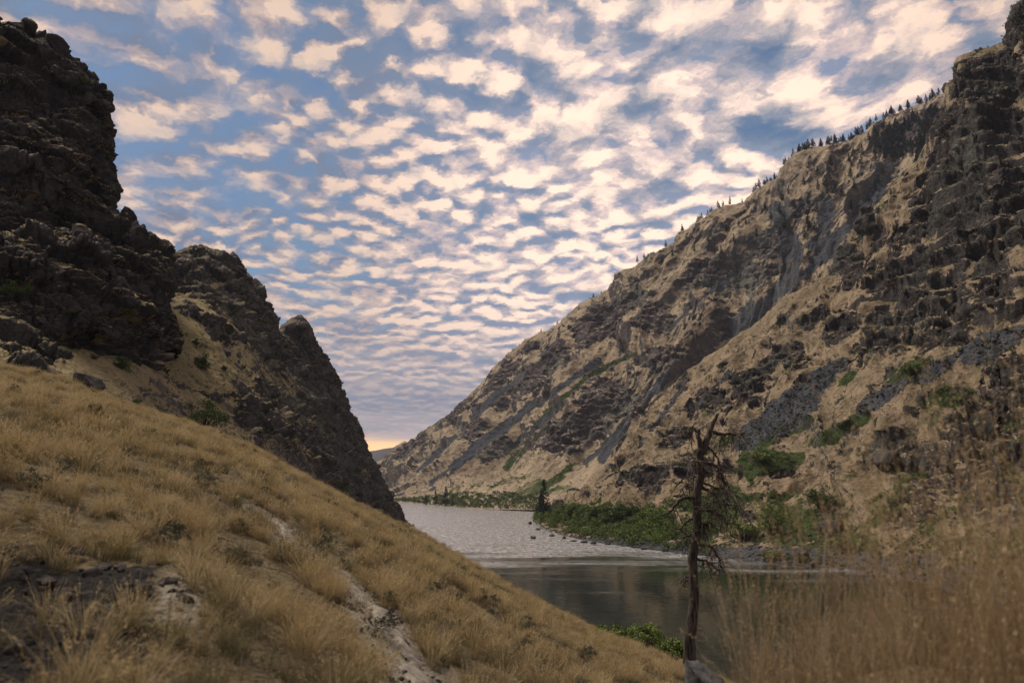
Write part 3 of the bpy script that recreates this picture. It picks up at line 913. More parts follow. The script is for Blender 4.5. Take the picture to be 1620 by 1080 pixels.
def stone_mat(name, a, b_, sc, lichen=0.4):
    m, t, b = new_mat(name, 0.92, 0.2)
    co = t.node("ShaderNodeTexCoord").outputs["Object"]
    n = t.noise(co, sc, 6, 0.65)
    n1 = t.noise(co, sc * 0.3, 4, 0.6)
    c = t.mix(t.ss(n, 0.3, 0.68), a, b_)
    c = t.mix(t.ss(n1, 0.52, 0.68, 0.0, lichen), c, (0.16, 0.165, 0.13))
    t.put(b.inputs["Base Color"], c)
    t.put(b.inputs["Normal"], t.bump(n, 0.25 / sc, 0.8))
    return m


M_STONE = stone_mat("basalt_boulder", (0.028, 0.025, 0.024), (0.085, 0.070, 0.060), 2.2)
M_STONE_N = stone_mat("lichened_boulder", (0.035, 0.036, 0.036), (0.13, 0.13, 0.125), 9.0, 0.7)


def grass_mat(name, base, tip_a, tip_b):
    m, t, b = new_mat(name, 0.75, 0.15)
    oi = t.node("ShaderNodeObjectInfo").outputs["Random"]
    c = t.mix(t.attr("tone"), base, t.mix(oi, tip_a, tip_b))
    t.put(b.inputs["Base Color"], c)
    tr = t.node("ShaderNodeBsdfTranslucent")
    t.put(tr.inputs[0], c)
    mx = t.node("ShaderNodeMixShader")
    mx.inputs[0].default_value = 0.35
    t.l.new(b.outputs[0], mx.inputs[1])
    t.l.new(tr.outputs[0], mx.inputs[2])
    t.l.new(mx.outputs[0], t.n["Material Output"].inputs[0])
    return m


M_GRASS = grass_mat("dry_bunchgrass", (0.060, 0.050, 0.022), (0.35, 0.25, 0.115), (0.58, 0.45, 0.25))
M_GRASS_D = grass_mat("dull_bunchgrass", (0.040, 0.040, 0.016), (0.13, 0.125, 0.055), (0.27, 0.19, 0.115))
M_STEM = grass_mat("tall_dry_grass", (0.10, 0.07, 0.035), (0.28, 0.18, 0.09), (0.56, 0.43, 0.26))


# ------------------------------------------------------------------ small mesh builders
class MB:
    def __init__(self):
        self.V, self.F, self.T, self.n = [], [], [], 0

    def add(self, V, F, tone=0.5):
        V = np.asarray(V, float).reshape(-1, 3)
        self.V.append(V)
        self.F += [tuple(int(i) + self.n for i in f) for f in np.asarray(F)]
        self.T.append(np.broadcast_to(np.asarray(tone, float), (len(V),)))
        self.n += len(V)

    def tube(self, pts, rad, sides=8, rough=0.0):
        pts = np.asarray(pts, float)
        rad = np.broadcast_to(np.asarray(rad, float), (len(pts),))
        tg = np.gradient(pts, axis=0)
        tg /= np.maximum(np.linalg.norm(tg, axis=1, keepdims=True), 1e-9)
        ref = np.array([0.31, 0.95, 0.05])
        s1 = np.cross(tg, ref)
        s1 /= np.linalg.norm(s1, axis=1, keepdims=True)
        s2 = np.cross(tg, s1)
        a = np.linspace(0, 2 * math.pi, sides, endpoint=False)
        rr = rad[:, None] * (1 + rough * RNG.normal(size=(len(pts), sides)))
        V = pts[:, None] + rr[..., None] * (np.cos(a)[None, :, None] * s1[:, None] + np.sin(a)[None, :, None] * s2[:, None])
        n = len(pts)
        F = [(i * sides + j, i * sides + (j + 1) % sides, (i + 1) * sides + (j + 1) % sides, (i + 1) * sides + j) for i in range(n - 1) for j in range(sides)]
        self.add(V.reshape(-1, 3), F)
        base = self.n - n * sides
        self.F.append(tuple(base + j for j in range(sides))[::-1])
        self.F.append(tuple(base + (n - 1) * sides + j for j in range(sides)))

    def leaves(self, C, size, aspect=0.5, droop=None, spread=1.0, tone=None):
        """Four-cornered leaves at centres C."""
        C = np.asarray(C, float)
        n = len(C)
        ax = RNG.normal(size=(n, 3)) * spread
        if droop is not None:
            ax = ax + droop
        ax /= np.linalg.norm(ax, axis=1, keepdims=True)
        bx_ = np.cross(ax, RNG.normal(size=(n, 3)))
        bx_ /= np.linalg.norm(bx_, axis=1, keepdims=True)
        L = size * RNG.uniform(0.6, 1.3, (n, 1))
        V = np.stack([C - ax * L * 0.5, C + bx_ * L * aspect * 0.5, C + ax * L * 0.5, C - bx_ * L * aspect * 0.5], 1)
        t = RNG.uniform(0, 1, n) if tone is None else np.clip(tone + RNG.normal(0, 0.15, n), 0, 1)
        self.add(V.reshape(-1, 3), np.arange(n * 4).reshape(n, 4), np.repeat(t, 4))

    def mesh(self, name, smooth=False):
        me = bpy.data.meshes.new(name)
        me.from_pydata(np.concatenate(self.V).tolist(), [], self.F)
        add_attr(me, "tone", np.concatenate(self.T))
        if smooth:
            me.polygons.foreach_set("use_smooth", np.ones(len(me.polygons), bool))
        me.update()
        return me


def bush_meshes(w, h, n, leaf, clumps=16, mat=None):
    """Foliage and stems of a bush w wide, h tall, standing at the origin."""
    fo, st = MB(), MB()
    for k in range(clumps):
        a = RNG.uniform(0, 2 * math.pi)
        r = math.sqrt(RNG.uniform(0.02, 1)) * w * 0.40
        z = h * (0.22 + 0.62 * RNG.uniform(0, 1) * (1 - 0.55 * (r / (w * 0.5)) ** 2))
        c = np.array([r * math.cos(a), r * math.sin(a), z])
        cr = RNG.uniform(0.10, 0.20) * (w + h) * 0.5
        d = RNG.normal(size=(n // clumps, 3))
        d /= np.linalg.norm(d, axis=1, keepdims=True)
        P = c + d * cr * RNG.uniform(0.3, 1.15, (len(d), 1)) * np.array([1.15, 1.15, 0.8])
        P[:, 2] = np.maximum(P[:, 2], 0.04 * h)
        fo.leaves(P, leaf, 0.55, tone=RNG.uniform(0.25, 0.8))
        st.tube([np.array([r * 0.12 * math.cos(a), r * 0.12 * math.sin(a), -0.1 * h]), c * np.array([0.5, 0.5, 0.55]), c], [0.02 * h, 0.013 * h, 0.006 * h], 5)
    return fo.mesh("foliage"), st.mesh("stem", True)


def pine_meshes(h, n_whorl, per, leaf, spread=0.24):
    tr, cr = MB(), MB()
    tr.tube([(0, 0, -0.04 * h), (0.004 * h, 0, 0.3 * h), (0, 0.006 * h, 0.7 * h), (0, 0, 0.97 * h)], [0.022 * h, 0.016 * h, 0.009 * h, 0.002 * h], 7)
    for k in range(n_whorl):
        f = k / (n_whorl - 1)
        z = h * (0.14 + 0.85 * f)
        rmax = h * spread * (1 - f) ** 0.75 * (0.75 + 0.25 * math.sin(f * 3.0 + 0.4)) + 0.012 * h
        for q in range(max(3, int(6 * (1 - f)) + 2)):
            a = RNG.uniform(0, 2 * math.pi)
            rl = rmax * RNG.uniform(0.55, 1.12)
            t = RNG.uniform(0.15, 1, per) ** 0.7
            C = np.stack([np.cos(a) * rl * t, np.sin(a) * rl * t, z + 0.05 * h * t * t * (1 - f) - 0.035 * h * t], -1) + RNG.normal(0, 0.012 * h, (per, 3))
            cr.leaves(C, leaf, 0.34, droop=np.array([math.cos(a) * 0.8, math.sin(a) * 0.8, 0.35]), tone=RNG.uniform(0.15, 0.8))
    return tr.mesh("trunk", True), cr.mesh("crown")


def boulder_mesh(name, sx_, sy_, sz_, seed, sub=4):
    import bmesh
    bm = bmesh.new()
    bmesh.ops.create_icosphere(bm, subdivisions=sub, radius=1.0)
    V = np.array([v.co[:] for v in bm.verts])
    Fc = [[v.index for v in f.verts] for f in bm.faces]
    bm.free()
    rg = np.random.default_rng(seed)
    for k in range(16):
        n = rg.normal(size=3)
        n /= np.linalg.norm(n)
        lim = rg.uniform(0.42, 0.80)
        d = V @ n
        V = V - np.maximum(d - lim, 0)[:, None] * n * 0.92
    V = V * (1 + 0.10 * fbm(V * 2.2, 4, seed))[:, None] + 0.02 * fbm(V * 7, 3, seed + 3)[:, None]
    V = V * np.array([sx_, sy_, sz_])
    me = bpy.data.meshes.new(name)
    me.from_pydata(V.tolist(), [], Fc)
    me.polygons.foreach_set("use_smooth", np.ones(len(me.polygons), bool))
    me.update()
    return me


# where things stand: nearest point of the hillsides along the line of sight
_grids = {}
for nm, Pg in (("B", PB), ("A", PA), ("D", PD), ("E", PE)):
    a_, b_ = survey(Pg)
    _grids[nm] = (Pg.reshape(-1, 3), a_.ravel(), b_.ravel())


def stand(px, py, where, tol=4.0):
    P_, a_, b_ = _grids[where]
    d2 = (a_ - px) ** 2 + (b_ - py) ** 2
    ok = np.nonzero(d2 < tol * tol)[0]
    if len(ok) == 0:
        return P_[np.argmin(d2)].copy()
    return P_[ok[np.argmin(P_[ok, 1])]].copy()


def root(name, loc, label, cat, group=None, rz=None):
    o = bpy.data.objects.new(name, None)
    COL.objects.link(o)
    o.location = loc
    o.rotation_euler = (0, 0, RNG.uniform(0, 6.28) if rz is None else rz)
    return tag(o, label, cat, group)


def copy_thing(src, loc, scale, label=None, group=None):
    c = src.copy()
    COL.objects.link(c)
    c.location = loc
    c.scale = scale if hasattr(scale, "__len__") else (scale,) * 3
    c.rotation_euler = (0, 0, RNG.uniform(0, 6.28))
    if label:
        c["label"] = label
    if group:
        c["group"] = group
    for ch in list(src.children):
        d = ch.copy()
        COL.objects.link(d)
        d.parent = c
    return c


def m_px(px, d):
    return px / F_PX * d


# ------------------------------------------------------------------ bushes (each a thing)
def bush(px, py, wpx, hpx, where, label, mat, group=None, n=1800, clumps=16, sink=0.12, name="bush"):
    p = stand(px, py, where) if isinstance(where, str) else np.asarray(where, float)
    d = p[1]
    w, h = m_px(wpx, d), m_px(hpx, d)
    fo, st = bush_meshes(w, h, n, max(0.10, 0.0022 * d), clumps)
    p[2] -= sink * h
    r = root(name, p, label, "bush", group)
    link("foliage", fo, mat, r)
    link("stem", st, M_TRUNK, r)
    return r


bush(322, 674, 88, 60, "B", "large dark green bush at the top edge of the dry grass slope below broken rocks", M_LEAF, n=4200, clumps=24)
bush(286, 668, 30, 20, "B", "low green bush crouching against the left side of the largest bush on the left bank", M_LEAF, n=900)
bush(320, 579, 27, 32, "B", "small round green bush standing alone in the middle of the dry grass bench", M_LEAF, n=1200)
bush(213, 552, 42, 54, "B", "tall dark green bush at the foot of the dark cliff tower", M_LEAF, n=1800)
bush(190, 578, 34, 26, "B", "low dark bush on the bench below the tall bush at the tower's foot", M_LEAF, n=1200)
bush(192, 636, 17, 17, "B", "small green bush at the grass slope's upper edge, left one of a pair", M_LEAF, n=700)
bush(219, 640, 18, 15, "B", "small green bush at the grass slope's upper edge, right one of a pair", M_LEAF, n=700)
bush(543, 778, 20, 13, "B", "small green bush low on the rocky spur above the river", M_LEAF, n=700)
bush(28, 470, 60, 30, "A", "dark spreading bush in the shade on the lowest left ledge of the cliff tower", M_LEAF, n=1500)
for px, py in ((289, 531), (313, 541), (285, 552), (266, 588), (359, 585), (150, 566)):
    bush(px, py, 13, 12, "B", "tiny green bush dotted over the dry grass bench below the cliffs", M_LEAF, "tiny bushes scattered on the dry bench", n=420, clumps=8)
bush(134, 132, 20, 18, "A", "scrubby dark bush on the rim of the cliff tower, outlined against the sky", M_LEAF, n=500, sink=0.0)
bush(176, 252, 12, 11, "A", "tiny scrubby bush clinging to the edge of the cliff tower's vertical face", M_LEAF, n=260, sink=0.0)

for px, d, w, h, dz, lab in ((955, 58, 60, 24, 0.2, "lowest, leftmost of three bright green bushes behind the grass slope's edge"),
                             (1008, 60, 74, 44, 0.3, "largest, middle one of three bright green bushes behind the grass slope's edge"),
                             (1052, 54, 46, 34, 0.0, "rightmost of three bright green bushes behind the slope's edge, nearest the dead pine")):
    x = (px - 810) / F_PX * d
    zb = float(slope_full(np.array([x]), np.array([float(d)]))[0])
    top = spot(px, {955: 988, 1008: 981, 1052: 1004}[px], d)[2]
    hh = max(top - zb, 0.8)
    fo, st = bush_meshes(m_px(w, d), hh, 4200, 0.15, 26)
    r = root("bush", (x, d, zb), lab, "bush", "bright bushes by the near shore")
    link("foliage", fo, M_LEAF_LIGHT, r)
    link("stem", st, M_TRUNK, r)

RIGHT_BUSH = [
    (1298, 800, 58, 46, "dark green juniper bush on right bank above a grey boulder", M_LEAF),
    (1225, 838, 70, 66, "tall yellow-green bush on the right bank just right of the dead pine", M_LEAF_LIGHT),
    (1178, 850, 50, 46, "yellow-green bush on the right bank seen through the dead pine's branches", M_LEAF_LIGHT),
    (1340, 868, 44, 24, "low green bush above the stony shore, below the dark rock wall", M_LEAF),
    (1040, 830, 58, 38, "rounded bright green bush standing highest in the riverside thicket", M_LEAF_LIGHT),
    (985, 818, 40, 24, "green bush at the back of the riverside thicket, below the pale terrace", M_LEAF),
    (905, 812, 30, 20, "green bush just right of the lone riverside pine", M_LEAF_LIGHT),
    (1205, 724, 40, 14, "low yellow-green bush at foot of the grey scree slope", M_LEAF_LIGHT),
    (1445, 588, 46, 18, "dark green bush at the head of the upper scree slope", M_LEAF),
    (1220, 880, 36, 16, "green bush at the waterline among the shore stones", M_LEAF_LIGHT),
]
for px, py, w, h, lab, mt in RIGHT_BUSH:
    bush(px, py, w, h, "E", lab, mt, n=2600, clumps=22)

# ------------------------------------------------------------------ boulders (each a thing)
def boulder(px, py, wpx, hpx, where, label, mat, seed, group=None, sink=0.25, sub=4, depth=0.9):
    p = stand(px, py, where) if isinstance(where, str) else np.asarray(where, float)
    d = p[1]
    w, h = m_px(wpx, d) / 2, m_px(hpx, d) / 2
    o = link("boulder", boulder_mesh("boulder", w * 1.15, w * depth, h * 1.2, seed, sub), mat)
    o.location = (p[0], p[1], p[2] + h * (1 - sink) - h * 0.5)
    o.rotation_euler = (RNG.uniform(-.2, .2), RNG.uniform(-.2, .2), RNG.uniform(-.5, .5))
    return tag(o, label, "boulder", group)


boulder(137, 616, 60, 50, "B", "dark angular boulder poking out of the bench at the top of the grass slope", M_STONE, 1)
boulder(108, 610, 30, 30, "B", "small dark boulder touching the left side of the angular bench boulder", M_STONE, 2)
boulder(361, 558, 25, 13, "B", "small flat dark boulder on dry grass beside the gully under the ridge", M_STONE, 3)
boulder(1314, 838, 54, 46, "E", "rounded grey boulder on the right bank below the juniper bush", M_STONE, 4)
boulder(1266, 884, 26, 30, "E", "pointed grey boulder standing at the stony right shore", M_STONE, 5)
boulder(1290, 888, 20, 13, "E", "small dark boulder at the stony shore right of the pointed boulder", M_STONE, 6)
boulder(1403, 735, 50, 52, "E", "big dark block of rock at the left edge of the black rock wall", M_STONE, 7)
q = spot(843, 852, 1)
dq = EYE / (EYE - q[2]) if q[2] < EYE else 1
wpos = CAM + (q - CAM) * (EYE / (EYE - q[2]))
boulder(0, 0, 9, 9, wpos, "lone dark boulder standing out of the bright river water", M_STONE, 8, sink=0.2)
k = 0
for px, py in ((838, 829), (850, 838), (872, 848), (893, 852), (906, 856), (925, 858), (940, 860), (962, 861), (985, 864), (1003, 866), (1018, 869), (1050, 872), (1072, 875), (1128, 882), (1150, 884), (1196, 887), (1330, 899), (1372, 902)):
    q = spot(px, py, 1)
    wpos = CAM + (q - CAM) * (EYE / (EYE - q[2]))
    boulder(0, 0, RNG.uniform(6, 14), RNG.uniform(4, 8), wpos, "small dark stone at the waterline of the right bank", M_STONE, 20 + k, "stones along the right bank's waterline", sub=3)
    k += 1
for px, py, w in ((642, 834, 8), (650, 832, 6), (634, 841, 8)):
    q = spot(px, py, 1)
    wpos = CAM + (q - CAM) * (EYE / (EYE - q[2]))
    boulder(0, 0, w, w * 0.6, wpos, "small dark stone in the water off the tip of left spur", M_STONE, 50 + k, "stones off the left spur", sub=3)
    k += 1

# boulder beside the camera, at the foot of the tall grass
NEAR_B = np.array([1.62, 6.6, 0.0])
NEAR_B[2] = spot(1112, 1022, 6.6)[2]
NEAR_B[0] = spot(1112, 1046, 6.6)[0]
zg = float(slope_full(NEAR_B[:1], NEAR_B[1:2])[0])
o = link("boulder", boulder_mesh("boulder", 0.30, 0.32, max(0.28, (NEAR_B[2] - zg) * 0.5 + 0.20), 77, 5), M_STONE_N)
o.location = (NEAR_B[0], NEAR_B[1], (NEAR_B[2] + zg) / 2)
tag(o, "lichened grey boulder close to camera beside the foot of dead pine", "boulder")
print("near boulder ground gap", NEAR_B[2] - zg)

# ------------------------------------------------------------------ dead pine
DT = 30.0
tx = spot(1092, 1000, DT)[0]
tz = float(slope_full(np.array([tx]), np.array([DT]))[0])
dead = root("dead_pine", (tx, DT, tz), "tall leafless dead pine with bare drooping branches standing on the near shore slope", "tree", rz=0.0)
ORI = np.array([tx, DT, tz])


def tp(px, py, dy=0.0):
    return spot(px, py, DT + dy) - ORI


def smooth_path(pts, n=14, wob=0.0):
    pts = np.asarray(pts, float)
    q = pchip(np.arange(len(pts)), pts, np.linspace(0, len(pts) - 1, n))
    if wob:
        q[1:-1] += RNG.normal(0, wob, (n - 2, 3))
    return q


tr = MB()
path = [np.array([tp(1090, 1060)[0], 0, -0.5]), tp(1091, 1010), tp(1098, 950), tp(1096, 890), tp(1103, 835), tp(1102, 790), tp(1109, 750), tp(1107, 722), tp(1112, 705)]
tr.tube(smooth_path(path, 40, 0.012), np.interp(np.linspace(0, 1, 40), [0, .12, .3, .6, .85, 1], [.25, .20, .17, .155, .135, .12]), 14, 0.05)
tr.tube(smooth_path([tp(1111, 718), tp(1117, 700), tp(1123, 684), tp(1129, 668), tp(1135, 654)], 14, 0.01), np.linspace(0.15, 0.055, 14), 10, 0.06)
tr.tube(smooth_path([tp(1110, 716), tp(1107, 700), tp(1105, 688), tp(1106, 678)], 10, 0.01), np.linspace(0.12, 0.06, 10), 10, 0.06)
link("trunk", tr.mesh("trunk", True), M_BARK, dead)
BR = [  # limbs of the dead pine, traced outward
    ([(1128, 684), (1145, 686), (1165, 687), (1180, 683)], .055, 0.2), ([(1106, 684), (1096, 676), (1088, 680), (1080, 690)], .035, -0.3), ([(1116, 706), (1130, 716), (1138, 740), (1136, 765)], .040, 0.5),
    ([(1112, 728), (1128, 735), (1142, 752), (1150, 775), (1152, 800)], .05, -0.6), ([(1110, 745), (1126, 748), (1146, 762), (1160, 785), (1166, 812)], .05, 0.4), ([(1110, 755), (1094, 752), (1080, 758), (1068, 770)], .045, 0.6),
    ([(1108, 770), (1124, 778), (1138, 796), (1142, 822), (1140, 842)], .045, 0.9), ([(1108, 790), (1088, 786), (1074, 792), (1062, 806), (1056, 812)], .065, -0.2), ([(1106, 808), (1122, 806), (1140, 814), (1158, 832)], .045, -0.8),
    ([(1105, 818), (1090, 822), (1078, 836), (1072, 850)], .04, 0.5), ([(1104, 836), (1114, 828), (1122, 826), (1128, 832)], .055, 0.1), ([(1103, 850), (1092, 846), (1082, 850), (1070, 862)], .045, -0.5),
    ([(1104, 860), (1120, 862), (1132, 872), (1140, 890), (1142, 900)], .045, 0.6), ([(1101, 885), (1118, 888), (1132, 898), (1140, 905)], .04, -0.3), ([(1110, 762), (1130, 770), (1150, 772), (1168, 790), (1174, 815)], .035, 1.1),
    ([(1109, 780), (1096, 770), (1086, 768), (1076, 776)], .03, 1.0), ([(1107, 800), (1124, 794), (1142, 790), (1156, 800)], .03, -1.1), ([(1098, 910), (1086, 912), (1076, 920)], .03, 0.4), ([(1111, 735), (1098, 728), (1092, 736), (1088, 750)], .03, -0.8)]
for pts, r0, dy in BR:
    b_ = MB()
    n = len(pts)
    P_ = smooth_path([tp(a, c, dy * 1.2 * (i / (n - 1)) ** 0.8) for i, (a, c) in enumerate(pts)], 20, 0.018)
    b_.tube(P_, np.linspace(r0 * 1.35, r0 * 0.40, 20), 7, 0.08)
    tree_br = link("branch", b_.mesh("branch", True), M_TWIG if RNG.uniform() < 0.4 else M_BARK, dead)
    tw = MB()
    for j in range(26 if pts[-1][0] > 1120 else 15):
        i0 = RNG.integers(4, 19)
        p0 = P_[i0]
        L = RNG.uniform(0.22, 0.95)
        dr = np.array([RNG.normal(0.15, 0.6), RNG.normal(0, 0.6), RNG.normal(-0.45, 0.5)])
        dr /= np.linalg.norm(dr)
        p1 = p0 + dr * L * 0.5 + RNG.normal(0, 0.05, 3)
        p2 = p1 + dr * L * 0.5 + np.array([0, 0, -0.12 * L]) + RNG.normal(0, 0.06, 3)
        tw.tube(smooth_path([p0, p1, p2], 8, 0.008), np.linspace(0.020, 0.007, 8), 5)
        if RNG.uniform() < 0.6:
            p3 = p1 + RNG.normal(0, 0.22, 3) + np.array([0, 0, -0.08])
            tw.tube(smooth_path([p1, (p1 + p3) / 2 + RNG.normal(0, 0.03, 3), p3], 6), np.linspace(0.011, 0.006, 6), 4)
    link("twigs", tw.mesh("twigs", True), M_TWIG, tree_br)

# ------------------------------------------------------------------ pines
def pine(px, py, hpx, where, label, n_whorl=26, per=16, leaf=None, spread=0.24):
    p = stand(px, py, where)
    h = m_px(hpx, p[1])
    a, c = pine_meshes(h, n_whorl, per, leaf or 0.045 * h, spread)
    r = root("pine_tree", p, label, "tree")
    link("trunk", a, M_TRUNK, r)
    link("crown", c, M_NEEDLE, r)


pine(861, 812, 56, "E", "lone dark pine standing on the river bank at the left end of the thicket", 30, 22, None, 0.27)
pine(701, 801, 32, "D", "tallest dark pine of the clump at the far bend of the river")
pine(686, 803, 25, "D", "middle-sized dark pine of the clump at the far river bend, just left of the tallest")
pine(672, 804, 18, "D", "lowest dark pine of the clump at the far river bend, leftmost one")
pine(713, 800, 20, "D", "short dark pine right of the tallest at the far river bend")
pine(636, 734, 13, "D", "single tiny pine on the lower far slope near the valley's end", 12, 8)
pine(862, 550, 15, "D", "single dark pine on the far mountain's bare slope near its middle skyline", 12, 8)

small = []
for k in range(5):
    a, c = pine_meshes(1.0, 13, 9, 0.105, RNG.uniform(0.22, 0.32))
    mb = bpy.data.meshes.new("pine_tree")
    import bmesh
    bm = bmesh.new()
    bm.from_mesh(a)
    nf = len(bm.faces)
    bm.from_mesh(c)
    bm.faces.ensure_lookup_table()
    for i, f in enumerate(bm.faces):
        f.material_index = 0 if i < nf else 1
    bm.to_mesh(mb)
    bm.free()
    mb.materials.append(M_TRUNK)
    mb.materials.append(M_NEEDLE)
    small.append(mb)


def small_pine(p, h, label, group):
    o = bpy.data.objects.new("pine_tree", small[RNG.integers(0, 5)])
    COL.objects.link(o)
    o.location = p
    o.scale = (h * RNG.uniform(0.85, 1.25), h * RNG.uniform(0.85, 1.25), h)
    o.rotation_euler = (RNG.normal(0, 0.03), RNG.normal(0, 0.03), RNG.uniform(0, 6.28))
    tag(o, label, "tree", group)


el_ = (PD[..., 2] - EYE) / np.maximum(PD[..., 1], 1.0)
top = PD[np.arange(nuD), np.argmax(el_, axis=1)]
cpx, cpy = survey(top)
for k in range(112):
    u = RNG.uniform(0, 1) ** 0.62
    px = 985 + u * 500
    i = int(np.argmin(np.abs(cpx - px)))
    h = m_px(RNG.uniform(8, 17) * (0.75 + 0.35 * u), top[i, 1])
    small_pine(top[i] + np.array([RNG.normal(0, 2), RNG.normal(0, 2), -0.05 * h]), h, "tiny dark pine standing on the skyline of the far mountain crest", "pines along the mountain skyline")
for px, h in ((590, 7), (735, 7), (742, 6), (820, 7), (826, 5), (856, 7), (872, 6), (882, 7), (940, 8), (951, 6)):
    i = int(np.argmin(np.abs(cpx - px)))
    hh = m_px(h, top[i, 1])
    small_pine(top[i] - np.array([0, 0, 0.1 * hh]), hh, "tiny stunted pine on the lower left stretch of the far mountain skyline", "stunted pines low on the skyline")
SLOPE_T = [(1313, 300, 14), (1321, 303, 13), (1303, 308, 12), (1330, 310, 11), (1295, 300, 10), (1282, 360, 15), (1290, 364, 13), (1275, 356, 12), (1271, 372, 14), (1243, 363, 14), (1236, 372, 10), (1219, 345, 10), (1229, 335, 10), (1347, 325, 11), (1352, 300, 12),
           (1345, 280, 12), (1360, 262, 12), (1340, 255, 11), (1322, 262, 11), (1310, 270, 10), (1296, 272, 10), (1380, 300, 12), (1388, 285, 12), (1370, 315, 10), (1400, 272, 13), (1255, 300, 9), (1180, 352, 9), (1150, 362, 9), (1205, 332, 9), (1160, 380, 10), (1110, 425, 9), (1140, 400, 9),
           (1165, 355, 8), (1195, 370, 9), (1255, 330, 10), (1280, 318, 10), (1238, 312, 9), (1268, 290, 9), (1330, 240, 10), (1352, 245, 11), (1365, 240, 12), (1290, 335, 10), (1045, 415, 7), (1062, 400, 8), (1092, 395, 8), (1120, 380, 8)]
for px, py, h in SLOPE_T:
    p = stand(px + RNG.normal(0, 2), py + RNG.normal(0, 2), "D")
    small_pine(p, m_px(h * RNG.uniform(1.3, 1.75), p[1]), "small dark pine dotted over the upper slope of the far mountain", "pines dotted over the upper slope")
wood = 0
for k in range(330):
    if wood >= 116:
        break
    px = RNG.uniform(1365, 1505)
    py = RNG.uniform(165, 250)
    lo = 205 - (px - 1400) * 0.38
    if py < lo - 2 or py > lo + 95 * (0.35 + (px - 1375) / 125 * 0.65):
        continue
    wood += 1
    p = stand(px, py, "D", 5)
    small_pine(p, m_px(RNG.uniform(13, 21), p[1]), "dark pine crowded in the wood on top of the far mountain beside the cliff", "pines of the wood on the mountain top")
for px, py, h in ((1603, 45, 26), (1612, 28, 30), (1619, 12, 26)):
    p = stand(px, py, "E", 6)
    small_pine(p, m_px(h, p[1]), "ragged dark pine on the highest cliff top at the right edge of view", "pines on the highest right cliff")


# ------------------------------------------------------------------ ground cover: instanced stuff
def scatter(name, pts, rotz, scl, idx, protos, kind="stuff", tilt=0.15):
    me = bpy.data.meshes.new(name)
    me.vertices.add(len(pts))
    me.vertices.foreach_set("co", np.asarray(pts, np.float32).ravel())
    a = me.attributes.new("turn", "FLOAT_VECTOR", "POINT")
    rt = np.stack([RNG.normal(0, tilt, len(pts)), RNG.normal(0, tilt, len(pts)), rotz], -1)
    a.data.foreach_set("vector", rt.astype(np.float32).ravel())
    add_attr(me, "size", scl)
    a = me.attributes.new("sort", "INT", "POINT")
    a.data.foreach_set("value", np.asarray(idx, np.int32))
    o = link(name, me)
    pc = bpy.data.collections.new(name + "_kinds")
    for i, (m_, mt) in enumerate(protos):
        q = bpy.data.objects.new("%s_kind_%02d" % (name, i), m_)
        m_.materials.clear()
        m_.materials.append(mt)
        pc.objects.link(q)
    ng = bpy.data.node_groups.new(name, "GeometryNodeTree")
    ng.interface.new_socket("Geometry", in_out="INPUT", socket_type="NodeSocketGeometry")
    ng.interface.new_socket("Geometry", in_out="OUTPUT", socket_type="NodeSocketGeometry")
    gi, go = ng.nodes.new("NodeGroupInput"), ng.nodes.new("NodeGroupOutput")
    ip = ng.nodes.new("GeometryNodeInstanceOnPoints")
    ci = ng.nodes.new("GeometryNodeCollectionInfo")
    ci.inputs["Collection"].default_value = pc
    ci.inputs["Separate Children"].default_value = True
    ci.inputs["Reset Children"].default_value = True

    def na_(nm_, dt):
        q = ng.nodes.new("GeometryNodeInputNamedAttribute")
        q.data_type = dt
        q.inputs["Name"].default_value = nm_
        return q.outputs["Attribute"]
    ip.inputs["Pick Instance"].default_value = True
    ng.links.new(gi.outputs[0], ip.inputs["Points"])
    ng.links.new(ci.outputs[0], ip.inputs["Instance"])
    ng.links.new(na_("sort", "INT"), ip.inputs["Instance Index"])
    ng.links.new(na_("turn", "FLOAT_VECTOR"), ip.inputs["Rotation"])
    ng.links.new(na_("size", "FLOAT"), ip.inputs["Scale"])
    ng.links.new(ip.outputs[0], go.inputs[0])
    md_ = o.modifiers.new("scatter", "NODES")
    md_.node_group = ng
    return tag(o, kind=kind)


def tuft(blades, h, spread, wid, lean=0.45, seg=4, heads=0.0):
    mb = MB()
    for k in range(blades):
        a = RNG.uniform(0, 2 * math.pi)
        r = spread * math.sqrt(RNG.uniform())
        L = h * RNG.uniform(0.55, 1.1)
        ln = abs(RNG.normal(0, lean)) + 0.05
        t = np.linspace(0, 1, seg + 1)
        out = r + L * np.sin(ln) * t ** 1.7
        a2 = a + RNG.normal(0, 0.3)
        C = np.stack([np.cos(a) * r + np.cos(a2) * (out - r), np.sin(a) * r + np.sin(a2) * (out - r), L * t * (1 - 0.28 * ln * t) - 0.03], -1)
        sdv = np.array([-math.sin(a2 + RNG.normal(0, 0.8)), math.cos(a2 + RNG.normal(0, 0.8)), 0])
        w = wid * RNG.uniform(0.7, 1.3) * (1 - 0.75 * t)[:, None]
        V = np.stack([C - sdv * w * 0.5, C + sdv * w * 0.5], 1).reshape(-1, 3)
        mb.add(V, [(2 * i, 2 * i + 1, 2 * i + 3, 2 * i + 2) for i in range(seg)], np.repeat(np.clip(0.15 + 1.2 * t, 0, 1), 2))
        if RNG.uniform() < heads:
            top_, dr = C[-1], (C[-1] - C[-2]) / np.linalg.norm(C[-1] - C[-2])
            n = 9
            Q_ = top_ - dr * np.linspace(0.0, 0.2 * L, n)[:, None] + RNG.normal(0, wid * 1.3, (n, 3))
            mb.leaves(Q_, wid * 6, 0.3, droop=dr * 2.0, tone=0.95)
    return mb.mesh("tuft", True)


